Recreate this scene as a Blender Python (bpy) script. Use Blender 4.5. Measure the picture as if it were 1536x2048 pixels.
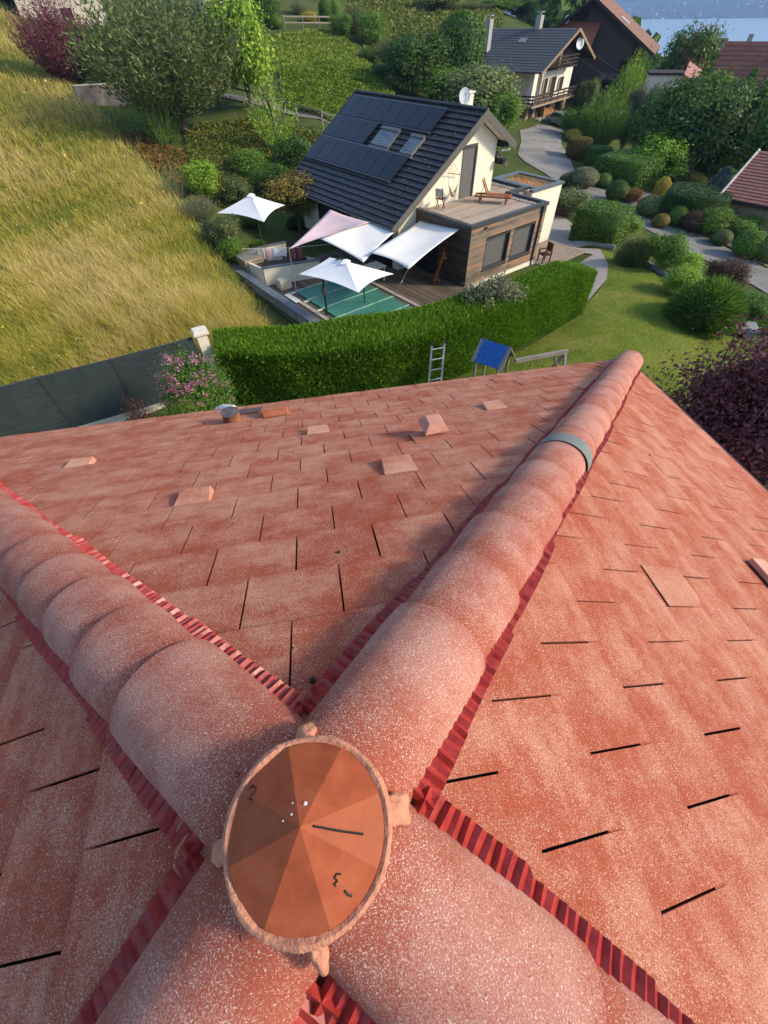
import bpy, bmesh, math, random
import numpy as np
from mathutils import Vector, Matrix
from mathutils.geometry import delaunay_2d_cdt
for o in list(bpy.data.objects): bpy.data.objects.remove(o)
S = bpy.context.scene
COL = S.collection
# ------------------------------------------------------------------ camera
CAM = np.array([0.18627, -0.08172, 0.99977])
F = 822.0
RC = np.array([[0.98213, -0.1874, -0.0175], [-0.15614, -0.75929, -0.63174], [0.1051, 0.62318, -0.77498]])
cd = bpy.data.cameras.new('camera'); cam = bpy.data.objects.new('camera', cd); COL.objects.link(cam)
cd.sensor_fit = 'HORIZONTAL'; cd.sensor_width = 36; cd.lens = 36 * F / 1536
cd.clip_start = 0.02; cd.clip_end = 40000
cam.matrix_world = Matrix(((RC[0][0], -RC[1][0], -RC[2][0], CAM[0]), (RC[0][1], -RC[1][1], -RC[2][1], CAM[1]),
                           (RC[0][2], -RC[1][2], -RC[2][2], CAM[2]), (0, 0, 0, 1)))
S.camera = cam
# ------------------------------------------------------------------ light
SUN_AZ, SUN_EL = math.radians(-18), math.radians(28)     # direction towards the sun, from +X
w = bpy.data.worlds.new('World'); S.world = w; w.use_nodes = True
nt = w.node_tree; bg = nt.nodes['Background']
sky = nt.nodes.new('ShaderNodeTexSky'); sky.sky_type = 'NISHITA'; sky.sun_disc = False
sky.sun_elevation = SUN_EL; sky.sun_rotation = math.pi / 2 - SUN_AZ
sky.altitude = 500; sky.air_density = 1.0; sky.dust_density = 1.5
nt.links.new(sky.outputs[0], bg.inputs[0]); bg.inputs[1].default_value = 0.15
sd = bpy.data.lights.new('sun', 'SUN'); sun = bpy.data.objects.new('sun', sd); COL.objects.link(sun)
sd.energy = 2.5; sd.angle = math.radians(7); sd.color = (1.0, 0.84, 0.62)
sv = Vector((math.cos(SUN_EL) * math.cos(SUN_AZ), math.cos(SUN_EL) * math.sin(SUN_AZ), math.sin(SUN_EL)))
sun.rotation_euler = sv.to_track_quat('Z', 'Y').to_euler(); sun.location = sv * 60
S.view_settings.view_transform = 'Standard'; S.view_settings.look = 'None'
S.view_settings.exposure = 1.05; S.view_settings.gamma = 1; S.view_settings.use_curve_mapping = False
S.render.engine = 'CYCLES'
S.cycles.max_bounces = 6; S.cycles.transparent_max_bounces = 6; S.cycles.volume_bounces = 0
# ------------------------------------------------------------------ pixel helpers (photo pixels 1536 x 2048)
def ray(x, y):
    d = RC.T @ np.array([(x - 768) / F, (y - 1024) / F, 1.0]); return d / np.linalg.norm(d)
def Zp(x, y, z):                       # pixel on the level z
    d = ray(x, y); return CAM + d * (z - CAM[2]) / d[2]
def Ap(x, y, D):                       # pixel at horizontal distance D
    d = ray(x, y); return CAM + d * D / math.hypot(d[0], d[1])
def depth(P): return float((np.asarray(P) - CAM) @ RC[2])
def project(P):
    q = RC @ (np.asarray(P) - CAM); return 768 + F * q[0] / q[2], 1024 + F * q[1] / q[2], q[2]
rng = np.random.default_rng(7); random.seed(7)
# ------------------------------------------------------------------ house frame of the neighbour (a, b, z)
HT = math.radians(28.0); HO = np.array([8.80, 22.49, 0.0])
HU = np.array([math.cos(HT), math.sin(HT), 0]); HV = np.array([-math.sin(HT), math.cos(HT), 0])
def hw(a, b, z): return HO + a * HU + b * HV + np.array([0, 0, z])
def hz(x, y, z):
    d = Zp(x, y, z) - HO; return float(d @ HU), float(d @ HV), z
# ------------------------------------------------------------------ terrain
CP = []
def cz(x, y, z): P = Zp(x, y, z); CP.append((P[0], P[1], z))
def cD(x, y, D): P = Ap(x, y, D); CP.append(tuple(P))
for x in (-7, -3, 2, 7):
    for y in (-7, -2, 3, 8): CP.append((x, y, -8.4))
for x, y, z in ((-3, 12.5, -8.4), (2, 11.5, -8.4), (7, 12, -8.4), (-8.4, 11.5, -8.3), (-14, 9, -8.2), (-6.3, 12.6, -8.3), (-25, 0, -7.5), (-20, -25, -8.4), (20, -25, -9), (14, 4, -8.5), (30, 0, -10.2)): CP.append((x, y, z))
for a in (-9, -5, -1, 3, 7):
    for b in (-2.5, 2, 6, 10, 14):
        if not (a < -8 and b > 8): CP.append(tuple(hw(a, b, -8.95)))
for a, b, z in ((11, 0, -9.25), (11, 5, -9.3), (12.5, 9, -9.4), (9, 15, -9.2), (6, 19, -8.9)): CP.append(tuple(hw(a, b, z)))
for x, y, z in ((1180, 600, -8.5), (1300, 560, -8.7), (1340, 650, -8.65), (1290, 760, -8.5), (1230, 500, -9.1), (1320, 545, -8.9), (1170, 540, -8.9)): cz(x, y, z)
for x, y, z in ((1080, 262, -9.7), (1058, 250, -9.7), (1120, 300, -9.7), (1100, 345, -9.7), (1160, 395, -9.75), (1400, 470, -10.2), (1385, 497, -10.2), (1536, 545, -10.3), (1536, 580, -10.3), (1270, 432, -10.0), (1400, 420, -10.4), (1300, 400, -10.2), (1536, 470, -11)): cz(x, y, z)
for x, y, D in ((0, 740, 18.5), (0, 700, 20.5), (0, 600, 25), (0, 500, 32), (0, 400, 40), (0, 300, 50), (0, 200, 62), (0, 100, 80), (0, 0, 110),
                (200, 700, 18.5), (200, 600, 22.8), (200, 500, 29), (200, 400, 37), (200, 300, 48), (400, 600, 20.8), (400, 500, 28), (430, 645, 18.2),
                (330, 380, 38.5), (260, 270, 55), (180, 170, 70), (60, 50, 95), (160, 205, 62), (365, 260, 54), (503, 216, 58), (596, 244, 54), (644, 257, 52),
                (600, 100, 84), (620, 60, 95), (700, 0, 118), (750, 180, 70), (800, 100, 100), (900, 0, 150), (500, 50, 95), (190, 20, 110),
                (470, 560, 25.5), (460, 470, 32), (1100, 80, 130), (950, 120, 95)): cD(x, y, D)
for az, D, z in ((33, 90, -12.5), (38, 60, -11), (36, 140, -16), (44, 120, -15), (40, 250, -26), (33, 250, -22), (28, 300, -18), (37, 600, -52), (37, 1300, -90), (30, 1500, -88), (50, 900, -78), (48, 1900, -108), (37, 2100, -112), (27, 2100, -108),
                 (18, 300, 12), (10, 300, 30), (0, 250, 28), (-10, 250, 30), (-20, 250, 32), (-35, 250, 40), (-35, 60, 1), (-35, 30, -5.2), (-60, 40, -2), (-60, 120, 12), (-90, 60, 2), (-90, 250, 40), (-140, 60, -6), (-140, 250, 10),
                 (180, 60, -10), (180, 250, -20), (135, 60, -13), (135, 250, -30), (90, 60, -13), (90, 250, -34), (65, 60, -12), (65, 250, -32), (0, 1500, 90), (-40, 1500, 100), (-100, 1500, 90), (90, 1500, -95), (140, 1500, -95), (180, 1500, -60), (15, 1500, 20), (20, 2200, -60), (90, 2200, -112), (140, 2200, -112), (0, 2500, 110), (-90, 2500, 110)):
    a = math.radians(az); CP.append((CAM[0] + D * math.sin(a), CAM[1] + D * math.cos(a), z))
CP = np.array(CP)
def warp(xy):
    xy = np.asarray(xy, float); r = np.hypot(xy[:, 0], xy[:, 1]) + 1e-9; k = np.log1p(r / 8) / r
    return xy * k[:, None]
def tps(d2): return 0.5 * d2 * np.log(d2 + 1e-12)
def fit_tps(P, z, lam):
    n = len(P); K = tps(((P[:, None] - P[None]) ** 2).sum(-1)) + lam * np.eye(n)
    Q = np.c_[np.ones(n), P]; A = np.block([[K, Q], [Q.T, np.zeros((3, 3))]])
    return np.linalg.solve(A, np.r_[z, 0, 0, 0])
def zt(z): return np.sign(z + 8) * np.log1p(np.abs(z + 8) / 6)
def zi(q): return np.sign(q) * 6 * np.expm1(np.abs(q)) - 8
QP = warp(CP[:, :2]); TW = fit_tps(QP, zt(CP[:, 2]), 1.5e-3)
def heights(xy):
    out = []
    xy = np.asarray(xy, float).reshape(-1, 2)
    for i in range(0, len(xy), 20000):
        q = warp(xy[i:i + 20000]); K = tps(((q[:, None] - QP[None]) ** 2).sum(-1))
        out.append(K @ TW[:-3] + TW[-3] + q @ TW[-2:])
    return zi(np.concatenate(out))
def hgt(x, y): return float(heights([[x, y]])[0])
def G(x, y):                           # pixel on the terrain
    d = ray(x, y); h = math.hypot(d[0], d[1]); D = np.geomspace(8, 900, 900)
    P = CAM + d[None] * (D / h)[:, None]; dz = P[:, 2] - heights(P[:, :2])
    k = np.where(dz < 0)[0]
    i = k[0] if len(k) else len(D) - 1
    t = dz[i - 1] / (dz[i - 1] - dz[i]) if len(k) else 1
    return P[i - 1] + (P[i] - P[i - 1]) * t
# ------------------------------------------------------------------ mesh helpers
class MB:
    def __init__(s): s.v = []; s.f = []
    def add(s, V, Fc):
        o = len(s.v); s.v += [tuple(map(float, p)) for p in V]; s.f += [tuple(i + o for i in f) for f in Fc]; return s
    def box(s, lo, hi, M=None):
        (x0, y0, z0), (x1, y1, z1) = lo, hi
        V = [(x0, y0, z0), (x1, y0, z0), (x1, y1, z0), (x0, y1, z0), (x0, y0, z1), (x1, y0, z1), (x1, y1, z1), (x0, y1, z1)]
        if M is not None: V = [M @ Vector(p) for p in V]
        return s.add(V, [(0, 3, 2, 1), (4, 5, 6, 7), (0, 1, 5, 4), (1, 2, 6, 5), (2, 3, 7, 6), (3, 0, 4, 7)])
    def beam(s, p, q, w, h=None, up=(0, 0, 1)):    # box from p to q
        p, q = Vector(p), Vector(q); h = h or w; d = (q - p); L = d.length; d.normalize()
        u = Vector(up); x = d.cross(u)
        if x.length < 1e-4: x = d.cross(Vector((1, 0, 0)))
        x.normalize(); y = x.cross(d)
        V = [p + x * a * w / 2 + y * b * h / 2 + d * c * L for c in (0, 1) for a, b in ((-1, -1), (1, -1), (1, 1), (-1, 1))]
        return s.add(V, [(0, 1, 2, 3), (7, 6, 5, 4), (0, 4, 5, 1), (1, 5, 6, 2), (2, 6, 7, 3), (3, 7, 4, 0)])
    def tube(s, pts, rad, n=8, cap=True):
        pts = [Vector(p) for p in pts]; rad = rad if hasattr(rad, '__len__') else [rad] * len(pts); V = []; Fc = []
        for i, p in enumerate(pts):
            d = (pts[min(i + 1, len(pts) - 1)] - pts[max(i - 1, 0)]).normalized()
            x = d.cross(Vector((0, 0, 1))) if abs(d.z) < .95 else d.cross(Vector((1, 0, 0))); x.normalize(); y = x.cross(d)
            for k in range(n):
                a = 2 * math.pi * k / n; V.append(p + (x * math.cos(a) + y * math.sin(a)) * rad[i])
        for i in range(len(pts) - 1):
            for k in range(n): Fc.append((i * n + k, i * n + (k + 1) % n, (i + 1) * n + (k + 1) % n, (i + 1) * n + k))
        if cap: Fc.append(tuple(range(n))[::-1]); Fc.append(tuple(range((len(pts) - 1) * n, len(pts) * n)))
        return s.add(V, Fc)
    def lathe(s, prof, n=16, c=(0, 0, 0)):
        V = []; Fc = []
        for r, z in prof:
            for k in range(n):
                a = 2 * math.pi * k / n; V.append((c[0] + r * math.cos(a), c[1] + r * math.sin(a), c[2] + z))
        for i in range(len(prof) - 1):
            for k in range(n): Fc.append((i * n + k, i * n + (k + 1) % n, (i + 1) * n + (k + 1) % n, (i + 1) * n + k))
        Fc.append(tuple(range(n))[::-1]); Fc.append(tuple(range((len(prof) - 1) * n, len(prof) * n)))
        return s.add(V, Fc)
    def prism(s, poly, vec):           # planar polygon (3d) extruded by vec
        n = len(poly); V = [tuple(p) for p in poly] + [tuple(np.asarray(p) + np.asarray(vec)) for p in poly]
        return s.add(V, [tuple(range(n))[::-1], tuple(range(n, 2 * n))] + [(i, (i + 1) % n, n + (i + 1) % n, n + i) for i in range(n)])
    def mesh(s, name):
        m = bpy.data.meshes.new(name); m.from_pydata(s.v, [], s.f); m.update(); return m
def link(name, data, parent=None, mat=None, smooth=False, loc=None, rz=None):
    if isinstance(data, MB):
        data = data.mesh(name)
        bm = bmesh.new(); bm.from_mesh(data); bmesh.ops.recalc_face_normals(bm, faces=bm.faces); bm.to_mesh(data); bm.free()
    o = bpy.data.objects.new(name, data); COL.objects.link(o)
    if mat is not None and data is not None and not data.materials: data.materials.append(mat)
    if parent is not None: o.parent = parent
    if smooth and data is not None:
        data.polygons.foreach_set('use_smooth', [True] * len(data.polygons)); data.set_sharp_from_angle(angle=math.radians(42))
    if loc is not None: o.location = loc
    if rz is not None: o.rotation_euler = (0, 0, rz)
    return o
def tag(o, label, cat, group=None):
    o['label'] = label; o['category'] = cat
    if group: o['group'] = group
    return o
def empty(name, label, cat, loc=(0, 0, 0), rz=0, group=None):
    o = link(name, None, loc=loc, rz=rz); o.empty_display_size = .2
    return tag(o, label, cat, group)
def struct(o): o['kind'] = 'structure'; return o
def stuff(o, label=None, cat=None):
    o['kind'] = 'stuff'
    if label: o['label'] = label; o['category'] = cat
    return o
def hthing(name, label, cat, group=None): return empty(name, label, cat, tuple(HO), HT, group)
def np_mesh(name, V, Q, attr=None, vattr=None):    # quads/tris arrays
    m = bpy.data.meshes.new(name); V = np.asarray(V, np.float32); Q = np.asarray(Q, np.int32); k = Q.shape[1]
    m.vertices.add(len(V)); m.vertices.foreach_set('co', V.ravel())
    m.loops.add(Q.size); m.loops.foreach_set('vertex_index', Q.ravel())
    m.polygons.add(len(Q)); m.polygons.foreach_set('loop_start', np.arange(0, Q.size, k, dtype=np.int32))
    m.polygons.foreach_set('loop_total', np.full(len(Q), k, np.int32))
    m.update(calc_edges=True)
    if attr is not None: a = m.attributes.new('rnd', 'FLOAT', 'FACE'); a.data.foreach_set('value', np.asarray(attr, np.float32))
    if vattr is not None: a = m.attributes.new('tip', 'FLOAT', 'POINT'); a.data.foreach_set('value', np.asarray(vattr, np.float32))
    return m
# ------------------------------------------------------------------ materials
MATS = {}
class NB:
    def __init__(s, name):
        s.m = bpy.data.materials.new(name); s.m.use_nodes = True; s.t = s.m.node_tree; s.b = s.t.nodes['Principled BSDF']; MATS[name] = s.m
    def n(s, typ, **k):
        o = s.t.nodes.new('ShaderNode' + typ)
        for a, v in k.items():
            if a.startswith('i_'): o.inputs[a[2:].replace('_', ' ')].default_value = v
            else: setattr(o, a, v)
        return o
    def l(s, a, b): s.t.links.new(a, b); return s
    def pos(s, obj=False):
        if obj: return s.n('TexCoord').outputs['Object']
        return s.n('NewGeometry').outputs['Position']
    def scaled(s, src, sc, rot=(0, 0, 0)):
        m = s.n('Mapping'); m.inputs['Scale'].default_value = sc; m.inputs['Rotation'].default_value = rot; s.l(src, m.inputs[0]); return m.outputs[0]
    def noise(s, src, scale, detail=3, rough=.6):
        o = s.n('TexNoise'); o.inputs['Scale'].default_value = scale; o.inputs['Detail'].default_value = detail; o.inputs['Roughness'].default_value = rough
        if src is not None: s.l(src, o.inputs['Vector'])
        return o.outputs[0]
    def ramp(s, src, stops, interp='LINEAR'):
        o = s.n('ValToRGB'); o.color_ramp.interpolation = interp; e = o.color_ramp.elements
        while len(e) < len(stops): e.new(.5)
        for q, (p, c) in zip(e, stops):
            q.position = p; q.color = (*c, 1) if len(c) == 3 else c
        s.l(src, o.inputs[0]); return o.outputs[0]
    def mix(s, fac, a, b, mode='MIX'):
        o = s.n('Mix', data_type='RGBA', blend_type=mode)
        for v, i in ((fac, 0), (a, 6), (b, 7)):
            if hasattr(v, 'is_linked') or hasattr(v, 'links'): s.l(v, o.inputs[i])
            elif i == 0: o.inputs[0].default_value = v
            else: o.inputs[i].default_value = (*v, 1)
        return o.outputs[2]
    def math(s, op, a, b=None):
        o = s.n('Math', operation=op)
        for i, v in enumerate((a, b)):
            if v is None: continue
            if hasattr(v, 'links'): s.l(v, o.inputs[i])
            else: o.inputs[i].default_value = v
        return o.outputs[0]
    def out(s, col, rough=.7, bump=None, bs=.3, bd=.01, metal=0, spec=.3):
        if hasattr(col, 'links'): s.l(col, s.b.inputs['Base Color'])
        else: s.b.inputs['Base Color'].default_value = (*col, 1)
        if hasattr(rough, 'links'): s.l(rough, s.b.inputs['Roughness'])
        else: s.b.inputs['Roughness'].default_value = rough
        s.b.inputs['Metallic'].default_value = metal; s.b.inputs['Specular IOR Level'].default_value = spec
        if bump is not None:
            o = s.n('Bump'); o.inputs['Strength'].default_value = bs; o.inputs['Distance'].default_value = bd; s.l(bump, o.inputs['Height']); s.l(o.outputs[0], s.b.inputs['Normal'])
        return s.m
def plain(name, col, rough=.7, var=.25, scale=3.0, metal=0, spec=.3, bump=0.0, bscale=40, obj=True):
    if name in MATS: return MATS[name]
    b = NB(name); p = b.pos(obj); n1 = b.noise(p, scale, 4)
    lo = tuple(c * (1 - var) for c in col); hi = tuple(min(1, c * (1 + var)) for c in col)
    c = b.ramp(n1, [(.3, lo), (.7, hi)])
    return b.out(c, rough, b.noise(p, bscale, 3) if bump else None, bump, .02, metal, spec)
def foliage(name, c1, c2, c3, trans=.3, objvar=.25):
    if name in MATS: return MATS[name]
    b = NB(name); a = b.n('Attribute', attribute_name='rnd').outputs['Fac']
    col = b.ramp(a, [(0, c1), (.55, c2), (1, c3)])
    oi = b.n('ObjectInfo').outputs['Random']
    hs = b.n('HueSaturation'); b.l(col, hs.inputs['Color'])
    b.l(b.math('ADD', b.math('MULTIPLY', oi, objvar * 2), 1 - objvar), hs.inputs['Value'])
    b.out(hs.outputs[0], .55, spec=.25)
    t = b.n('BsdfTranslucent'); b.l(hs.outputs[0], t.inputs[0]); mx = b.n('MixShader'); mx.inputs[0].default_value = trans
    b.l(b.b.outputs[0], mx.inputs[1]); b.l(t.outputs[0], mx.inputs[2])
    b.l(mx.outputs[0], b.t.nodes['Material Output'].inputs[0]); return b.m
# ================================================================== ground, lake, far shore
def ground_mat():
    b = NB('ground_grass'); p = b.pos(); n1 = b.noise(p, .25, 5); n2 = b.noise(p, 3.5, 4, .7)
    c = b.ramp(n1, [(.3, (.045, .075, .014)), (.5, (.075, .105, .022)), (.7, (.12, .12, .035))])
    c = b.mix(b.math('MULTIPLY', n2, .6), c, (.055, .075, .02))
    return b.out(c, .95, n2, .6, .2, spec=.1)
az = np.unique(np.r_[np.radians(np.linspace(-180, 180, 121)), np.radians(np.linspace(-48, 62, 221))])[:-1]
rr = np.r_[0.5, np.geomspace(2, 2600, 190)]
A, Rr = np.meshgrid(az, rr); X = CAM[0] + Rr * np.sin(A); Y = CAM[1] + Rr * np.cos(A)
TZ = heights(np.c_[X.ravel(), Y.ravel()])
V = np.c_[X.ravel(), Y.ravel(), TZ]; na = len(az); nr = len(rr)
Q = [(i * na + k, i * na + (k + 1) % na, (i + 1) * na + (k + 1) % na, (i + 1) * na + k) for i in range(nr - 1) for k in range(na)]
gm = np_mesh('ground', V, np.array(Q)[:, ::-1]); gm.polygons.foreach_set('use_smooth', [True] * len(gm.polygons))
struct(link('ground', gm, mat=ground_mat()))
def water_mat():
    b = NB('lake_water'); p = b.pos(); s = b.scaled(p, (.02, .06, .02), (0, 0, .6))
    b.out((.22, .33, .38), .35, b.noise(s, 1, 6), .25, 2.0, spec=.5); return b.m
m = MB(); m.add([(-9000, -9000, -76), (16000, -9000, -76), (16000, 16000, -76), (-9000, 16000, -76)], [(0, 1, 2, 3)])
struct(link('lake', m, mat=water_mat()))
def hill_mat():
    b = NB('far_forest'); p = b.pos(); n1 = b.noise(p, .004, 6, .7); n2 = b.noise(p, .03, 3)
    c = b.ramp(n1, [(.35, (.03, .055, .03)), (.55, (.055, .085, .04)), (.7, (.10, .115, .06))])
    return b.out(b.mix(b.math('MULTIPLY', n2, .5), c, (.03, .05, .03)), .95, n2, .6, 20, spec=.05)
ha = np.radians(np.linspace(-10, 120, 160)); hr = np.r_[np.linspace(3900, 6000, 22), np.linspace(6200, 10500, 16)]
A, Rr = np.meshgrid(ha, hr); X = Rr * np.sin(A); Y = Rr * np.cos(A)
t = (Rr - 3900) / 6600
und = 1 + .22 * np.sin(A * 9 + 1) + .15 * np.sin(A * 23) + .12 * np.sin(Rr / 500 + A * 6)
shore = 120 * np.sin(A * 7) + 60 * np.sin(A * 19)
HZ = -100 + np.where(t < .3, (t / .3) ** 1.3 * 150, 150 + (t - .3) / .7 * 170) * und + shore * .05
V = np.c_[X.ravel(), Y.ravel(), HZ.ravel()]; na = len(ha); nr = len(hr)
Q = [(i * na + k, i * na + k + 1, (i + 1) * na + k + 1, (i + 1) * na + k) for i in range(nr - 1) for k in range(na - 1)]
hm = np_mesh('far_hills', V, np.array(Q)[:, ::-1]); hm.polygons.foreach_set('use_smooth', [True] * len(hm.polygons))
struct(link('far_hills', hm, mat=hill_mat()))
# far town: hundreds of tiny houses along the opposite shore
mb = MB()
for k in range(420):
    az_ = math.radians(random.uniform(26, 50)); r = 3960 + random.random() ** 1.2 * 2300
    x, y = r * math.sin(az_), r * math.cos(az_); ia = (az_ - ha[0]) / (ha[1] - ha[0]); i0 = int(ia)
    i1 = min(max(np.searchsorted(hr, r) - 1, 0), nr - 2); fz = (r - hr[i1]) / (hr[i1 + 1] - hr[i1])
    z = float(HZ[i1, i0] * (1 - fz) + HZ[i1 + 1, i0] * fz)
    s = random.uniform(3.5, 8); M = Matrix.Translation((x, y, z)) @ Matrix.Rotation(random.random() * 3, 4, 'Z')
    mb.box((-s, -s * .6, -4), (s, s * .6, s * .8), M)
    mb.add([M @ Vector(p) for p in ((-s, -s * .7, s * .8), (s, -s * .7, s * .8), (s, s * .7, s * .8), (-s, s * .7, s * .8), (-s, 0, s * 1.3), (s, 0, s * 1.3))], [(0, 1, 5, 4), (2, 3, 4, 5), (0, 4, 3), (1, 2, 5)])
stuff(link('far_town', mb, mat=plain('town_render', (.48, .45, .42), .8, .3, .01)), 'pale houses of the town scattered along the far lake shore', 'far town')

# ================================================================== the red roof under the camera
TP = .465; PA = math.atan(TP); CPs, SPn = math.cos(PA), math.sin(PA)
EAVE = 4.12
def tile_mat(name, speck=1.0, base=(.33, .055, .020), worn=(.53, .235, .145), tiles=True, vent=False):
    b = NB(name); p = b.pos()
    grain = b.noise(p, 230, 3, .75); mid = b.noise(p, 26, 4, .7); big = b.noise(p, 1.7, 4, .6); patch = b.noise(p, 5.5, 5, .65)
    oi = b.n('ObjectInfo').outputs['Random']
    if tiles:
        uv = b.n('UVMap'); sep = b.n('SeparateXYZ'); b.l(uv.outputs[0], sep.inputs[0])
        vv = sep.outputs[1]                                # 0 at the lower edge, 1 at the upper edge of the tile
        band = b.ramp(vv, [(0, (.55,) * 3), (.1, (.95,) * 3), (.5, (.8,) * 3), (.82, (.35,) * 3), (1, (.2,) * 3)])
        rnd = b.math('MULTIPLY', b.math('SUBTRACT', b.n('Attribute', attribute_name='rnd').outputs['Fac'], .5), .26)
    else:
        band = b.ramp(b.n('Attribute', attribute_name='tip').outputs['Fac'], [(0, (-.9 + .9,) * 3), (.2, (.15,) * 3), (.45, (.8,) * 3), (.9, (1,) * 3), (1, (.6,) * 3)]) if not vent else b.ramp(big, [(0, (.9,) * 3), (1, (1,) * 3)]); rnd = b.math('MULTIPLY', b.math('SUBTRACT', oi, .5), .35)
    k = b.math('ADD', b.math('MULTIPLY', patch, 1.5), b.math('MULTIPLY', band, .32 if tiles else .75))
    if tiles:                                              # streaks of worn paint running along each course
        cv = b.n('CombineXYZ'); b.l(b.math('MULTIPLY', sep.outputs[0], 3.5), cv.inputs[0]); b.l(b.math('ADD', b.math('MULTIPLY', vv, 4.5), b.math('MULTIPLY', b.n('Attribute', attribute_name='rnd').outputs['Fac'], 6)), cv.inputs[1])
        k = b.math('ADD', k, b.math('MULTIPLY', b.math('SUBTRACT', b.noise(cv.outputs[0], 1, 5, .7), .5), 1.1))
    k = b.math('ADD', b.math('ADD', k, b.math('MULTIPLY', big, .85)), b.math('MULTIPLY', mid, .3))
    k = b.math('ADD', k, rnd)
    k = b.math('ADD', k, b.math('MULTIPLY', b.math('SUBTRACT', grain, .5), 2.2))
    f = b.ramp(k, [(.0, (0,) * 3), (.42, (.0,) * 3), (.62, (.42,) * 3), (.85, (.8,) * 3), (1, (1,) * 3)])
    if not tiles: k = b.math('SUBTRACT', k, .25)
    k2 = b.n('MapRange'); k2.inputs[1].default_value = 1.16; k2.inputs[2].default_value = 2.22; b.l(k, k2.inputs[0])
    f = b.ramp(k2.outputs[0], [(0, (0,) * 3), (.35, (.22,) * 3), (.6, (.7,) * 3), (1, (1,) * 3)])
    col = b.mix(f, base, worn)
    # pale quartz grains
    fl1 = b.noise(p, 330, 2, .5); fl2 = b.noise(b.scaled(p, (1, 1.3, 1), (0, 0, .7)), 170, 2, .6)
    on = b.ramp(fl1, [(.60 - .02 * speck, (0,) * 3), (.66 - .02 * speck, (1,) * 3)])
    pm = b.ramp(b.math('ADD', b.math('MULTIPLY', patch, .7), b.math('MULTIPLY', mid, .3)), [(.36, (.15,) * 3), (.56, (1,) * 3)])
    on = b.math('MULTIPLY', on, pm); col = b.mix(b.math('MULTIPLY', on, .8), col, (.74, .52, .42))
    on3 = b.ramp(fl2, [(.685 - .015 * speck, (0,) * 3), (.72 - .015 * speck, (1,) * 3)])
    col = b.mix(b.math('MULTIPLY', on3, .8), col, (.80, .66, .56))
    dk = b.ramp(b.noise(b.scaled(p, (1.2, 1, 1), (0, 0, 2.1)), 260, 2, .6), [(.30, (1,) * 3), (.37, (0,) * 3)])
    col = b.mix(b.math('MULTIPLY', dk, .55), col, (.16, .035, .02))
    vo2 = b.n('TexVoronoi'); vo2.inputs['Scale'].default_value = 110; b.l(p, vo2.inputs['Vector'])
    c2 = b.n('SeparateColor'); b.l(vo2.outputs['Color'], c2.inputs[0])
    on2 = b.math('MULTIPLY', b.math('LESS_THAN', vo2.outputs['Distance'], .2), b.math('GREATER_THAN', c2.outputs[1], .9))
    col = b.mix(b.math('MULTIPLY', on2, .6), col, (.10, .04, .03))
    bh = b.math('ADD', b.math('MULTIPLY', grain, 1.0), b.math('MULTIPLY', on, .6))
    return b.out(col, .82, bh, .55, .004, spec=.25)
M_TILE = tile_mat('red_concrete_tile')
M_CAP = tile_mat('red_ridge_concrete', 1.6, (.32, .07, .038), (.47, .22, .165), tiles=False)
M_VENTTILE = tile_mat('worn_vent_concrete', .8, (.40, .09, .04), (.64, .34, .22), tiles=False, vent=True)
M_VENTR = tile_mat('worn_flat_vent', .8, (.33, .055, .020), (.53, .235, .145), tiles=False, vent=True)
M_UNDER = plain('dark_underlay', (.02, .014, .012), .9)
M_STRIP = NB('red_pleated_strip'); _p = M_STRIP.pos()
M_STRIP = M_STRIP.out(M_STRIP.ramp(M_STRIP.noise(_p, 30, 3), [(.3, (.22, .015, .014)), (.7, (.40, .042, .032))]), .38, spec=.4)
M_SEAL = plain('peach_sealant', (.52, .225, .135), .8, .25, 30, bump=.35, bscale=110)
M_MARK = plain('black_wax', (.012, .012, .012), .6)
M_TERRA = plain('terracotta', (.42, .15, .085), .75, .2, 14, bump=.2, bscale=120)
house = empty('house', 'house with a red concrete tiled pyramid roof and round apex cap', 'house', (0, 0, -8.45))
def hl(P): return (P[0], P[1], P[2] + 8.45)           # world -> house local
FACES = [((0, 1), (1, 0), -.02, .275, True), ((1, 0), (0, 1), .015, .286, True), ((0, -1), (1, 0), .09, .29, False), ((-1, 0), (0, 1), .05, .27, False)]
def fpt(fc, t, v, h):
    o, e = fc[0], fc[1]; y = v * CPs
    return np.array([e[0] * t + o[0] * (y + h * SPn), e[1] * t + o[1] * (y + h * SPn), -v * SPn + h * CPs])
# walls and roof boarding
mb = MB(); mb.box((-3.62, -3.62, 0), (3.62, 3.62, 8.45 - 2.05)); link('wall', mb, house, plain('cream_render', (.66, .6, .48), .9, .08, 1.5, bump=.2))
mb = MB(); VM = EAVE / CPs
for fc in FACES:
    q = [fpt(fc, 0, 0, -.03), fpt(fc, EAVE, VM, -.03), fpt(fc, -EAVE, VM, -.03)]
    mb.add([hl(p) for p in q], [(0, 1, 2)])
z = 8.45 - EAVE * TP
mb.add([(-EAVE, -EAVE, z - .16), (EAVE, -EAVE, z - .16), (EAVE, EAVE, z - .16), (-EAVE, EAVE, z - .16), (-EAVE, -EAVE, z - .035), (EAVE, -EAVE, z - .035), (EAVE, EAVE, z - .035), (-EAVE, EAVE, z - .035)],
       [(0, 1, 2, 3), (0, 4, 5, 1), (1, 5, 6, 2), (2, 6, 7, 3), (3, 7, 4, 0)])
roof = link('roof', mb, house, M_UNDER); roof['label'] = 'pyramid roof of staggered flat red concrete tiles'
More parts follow.
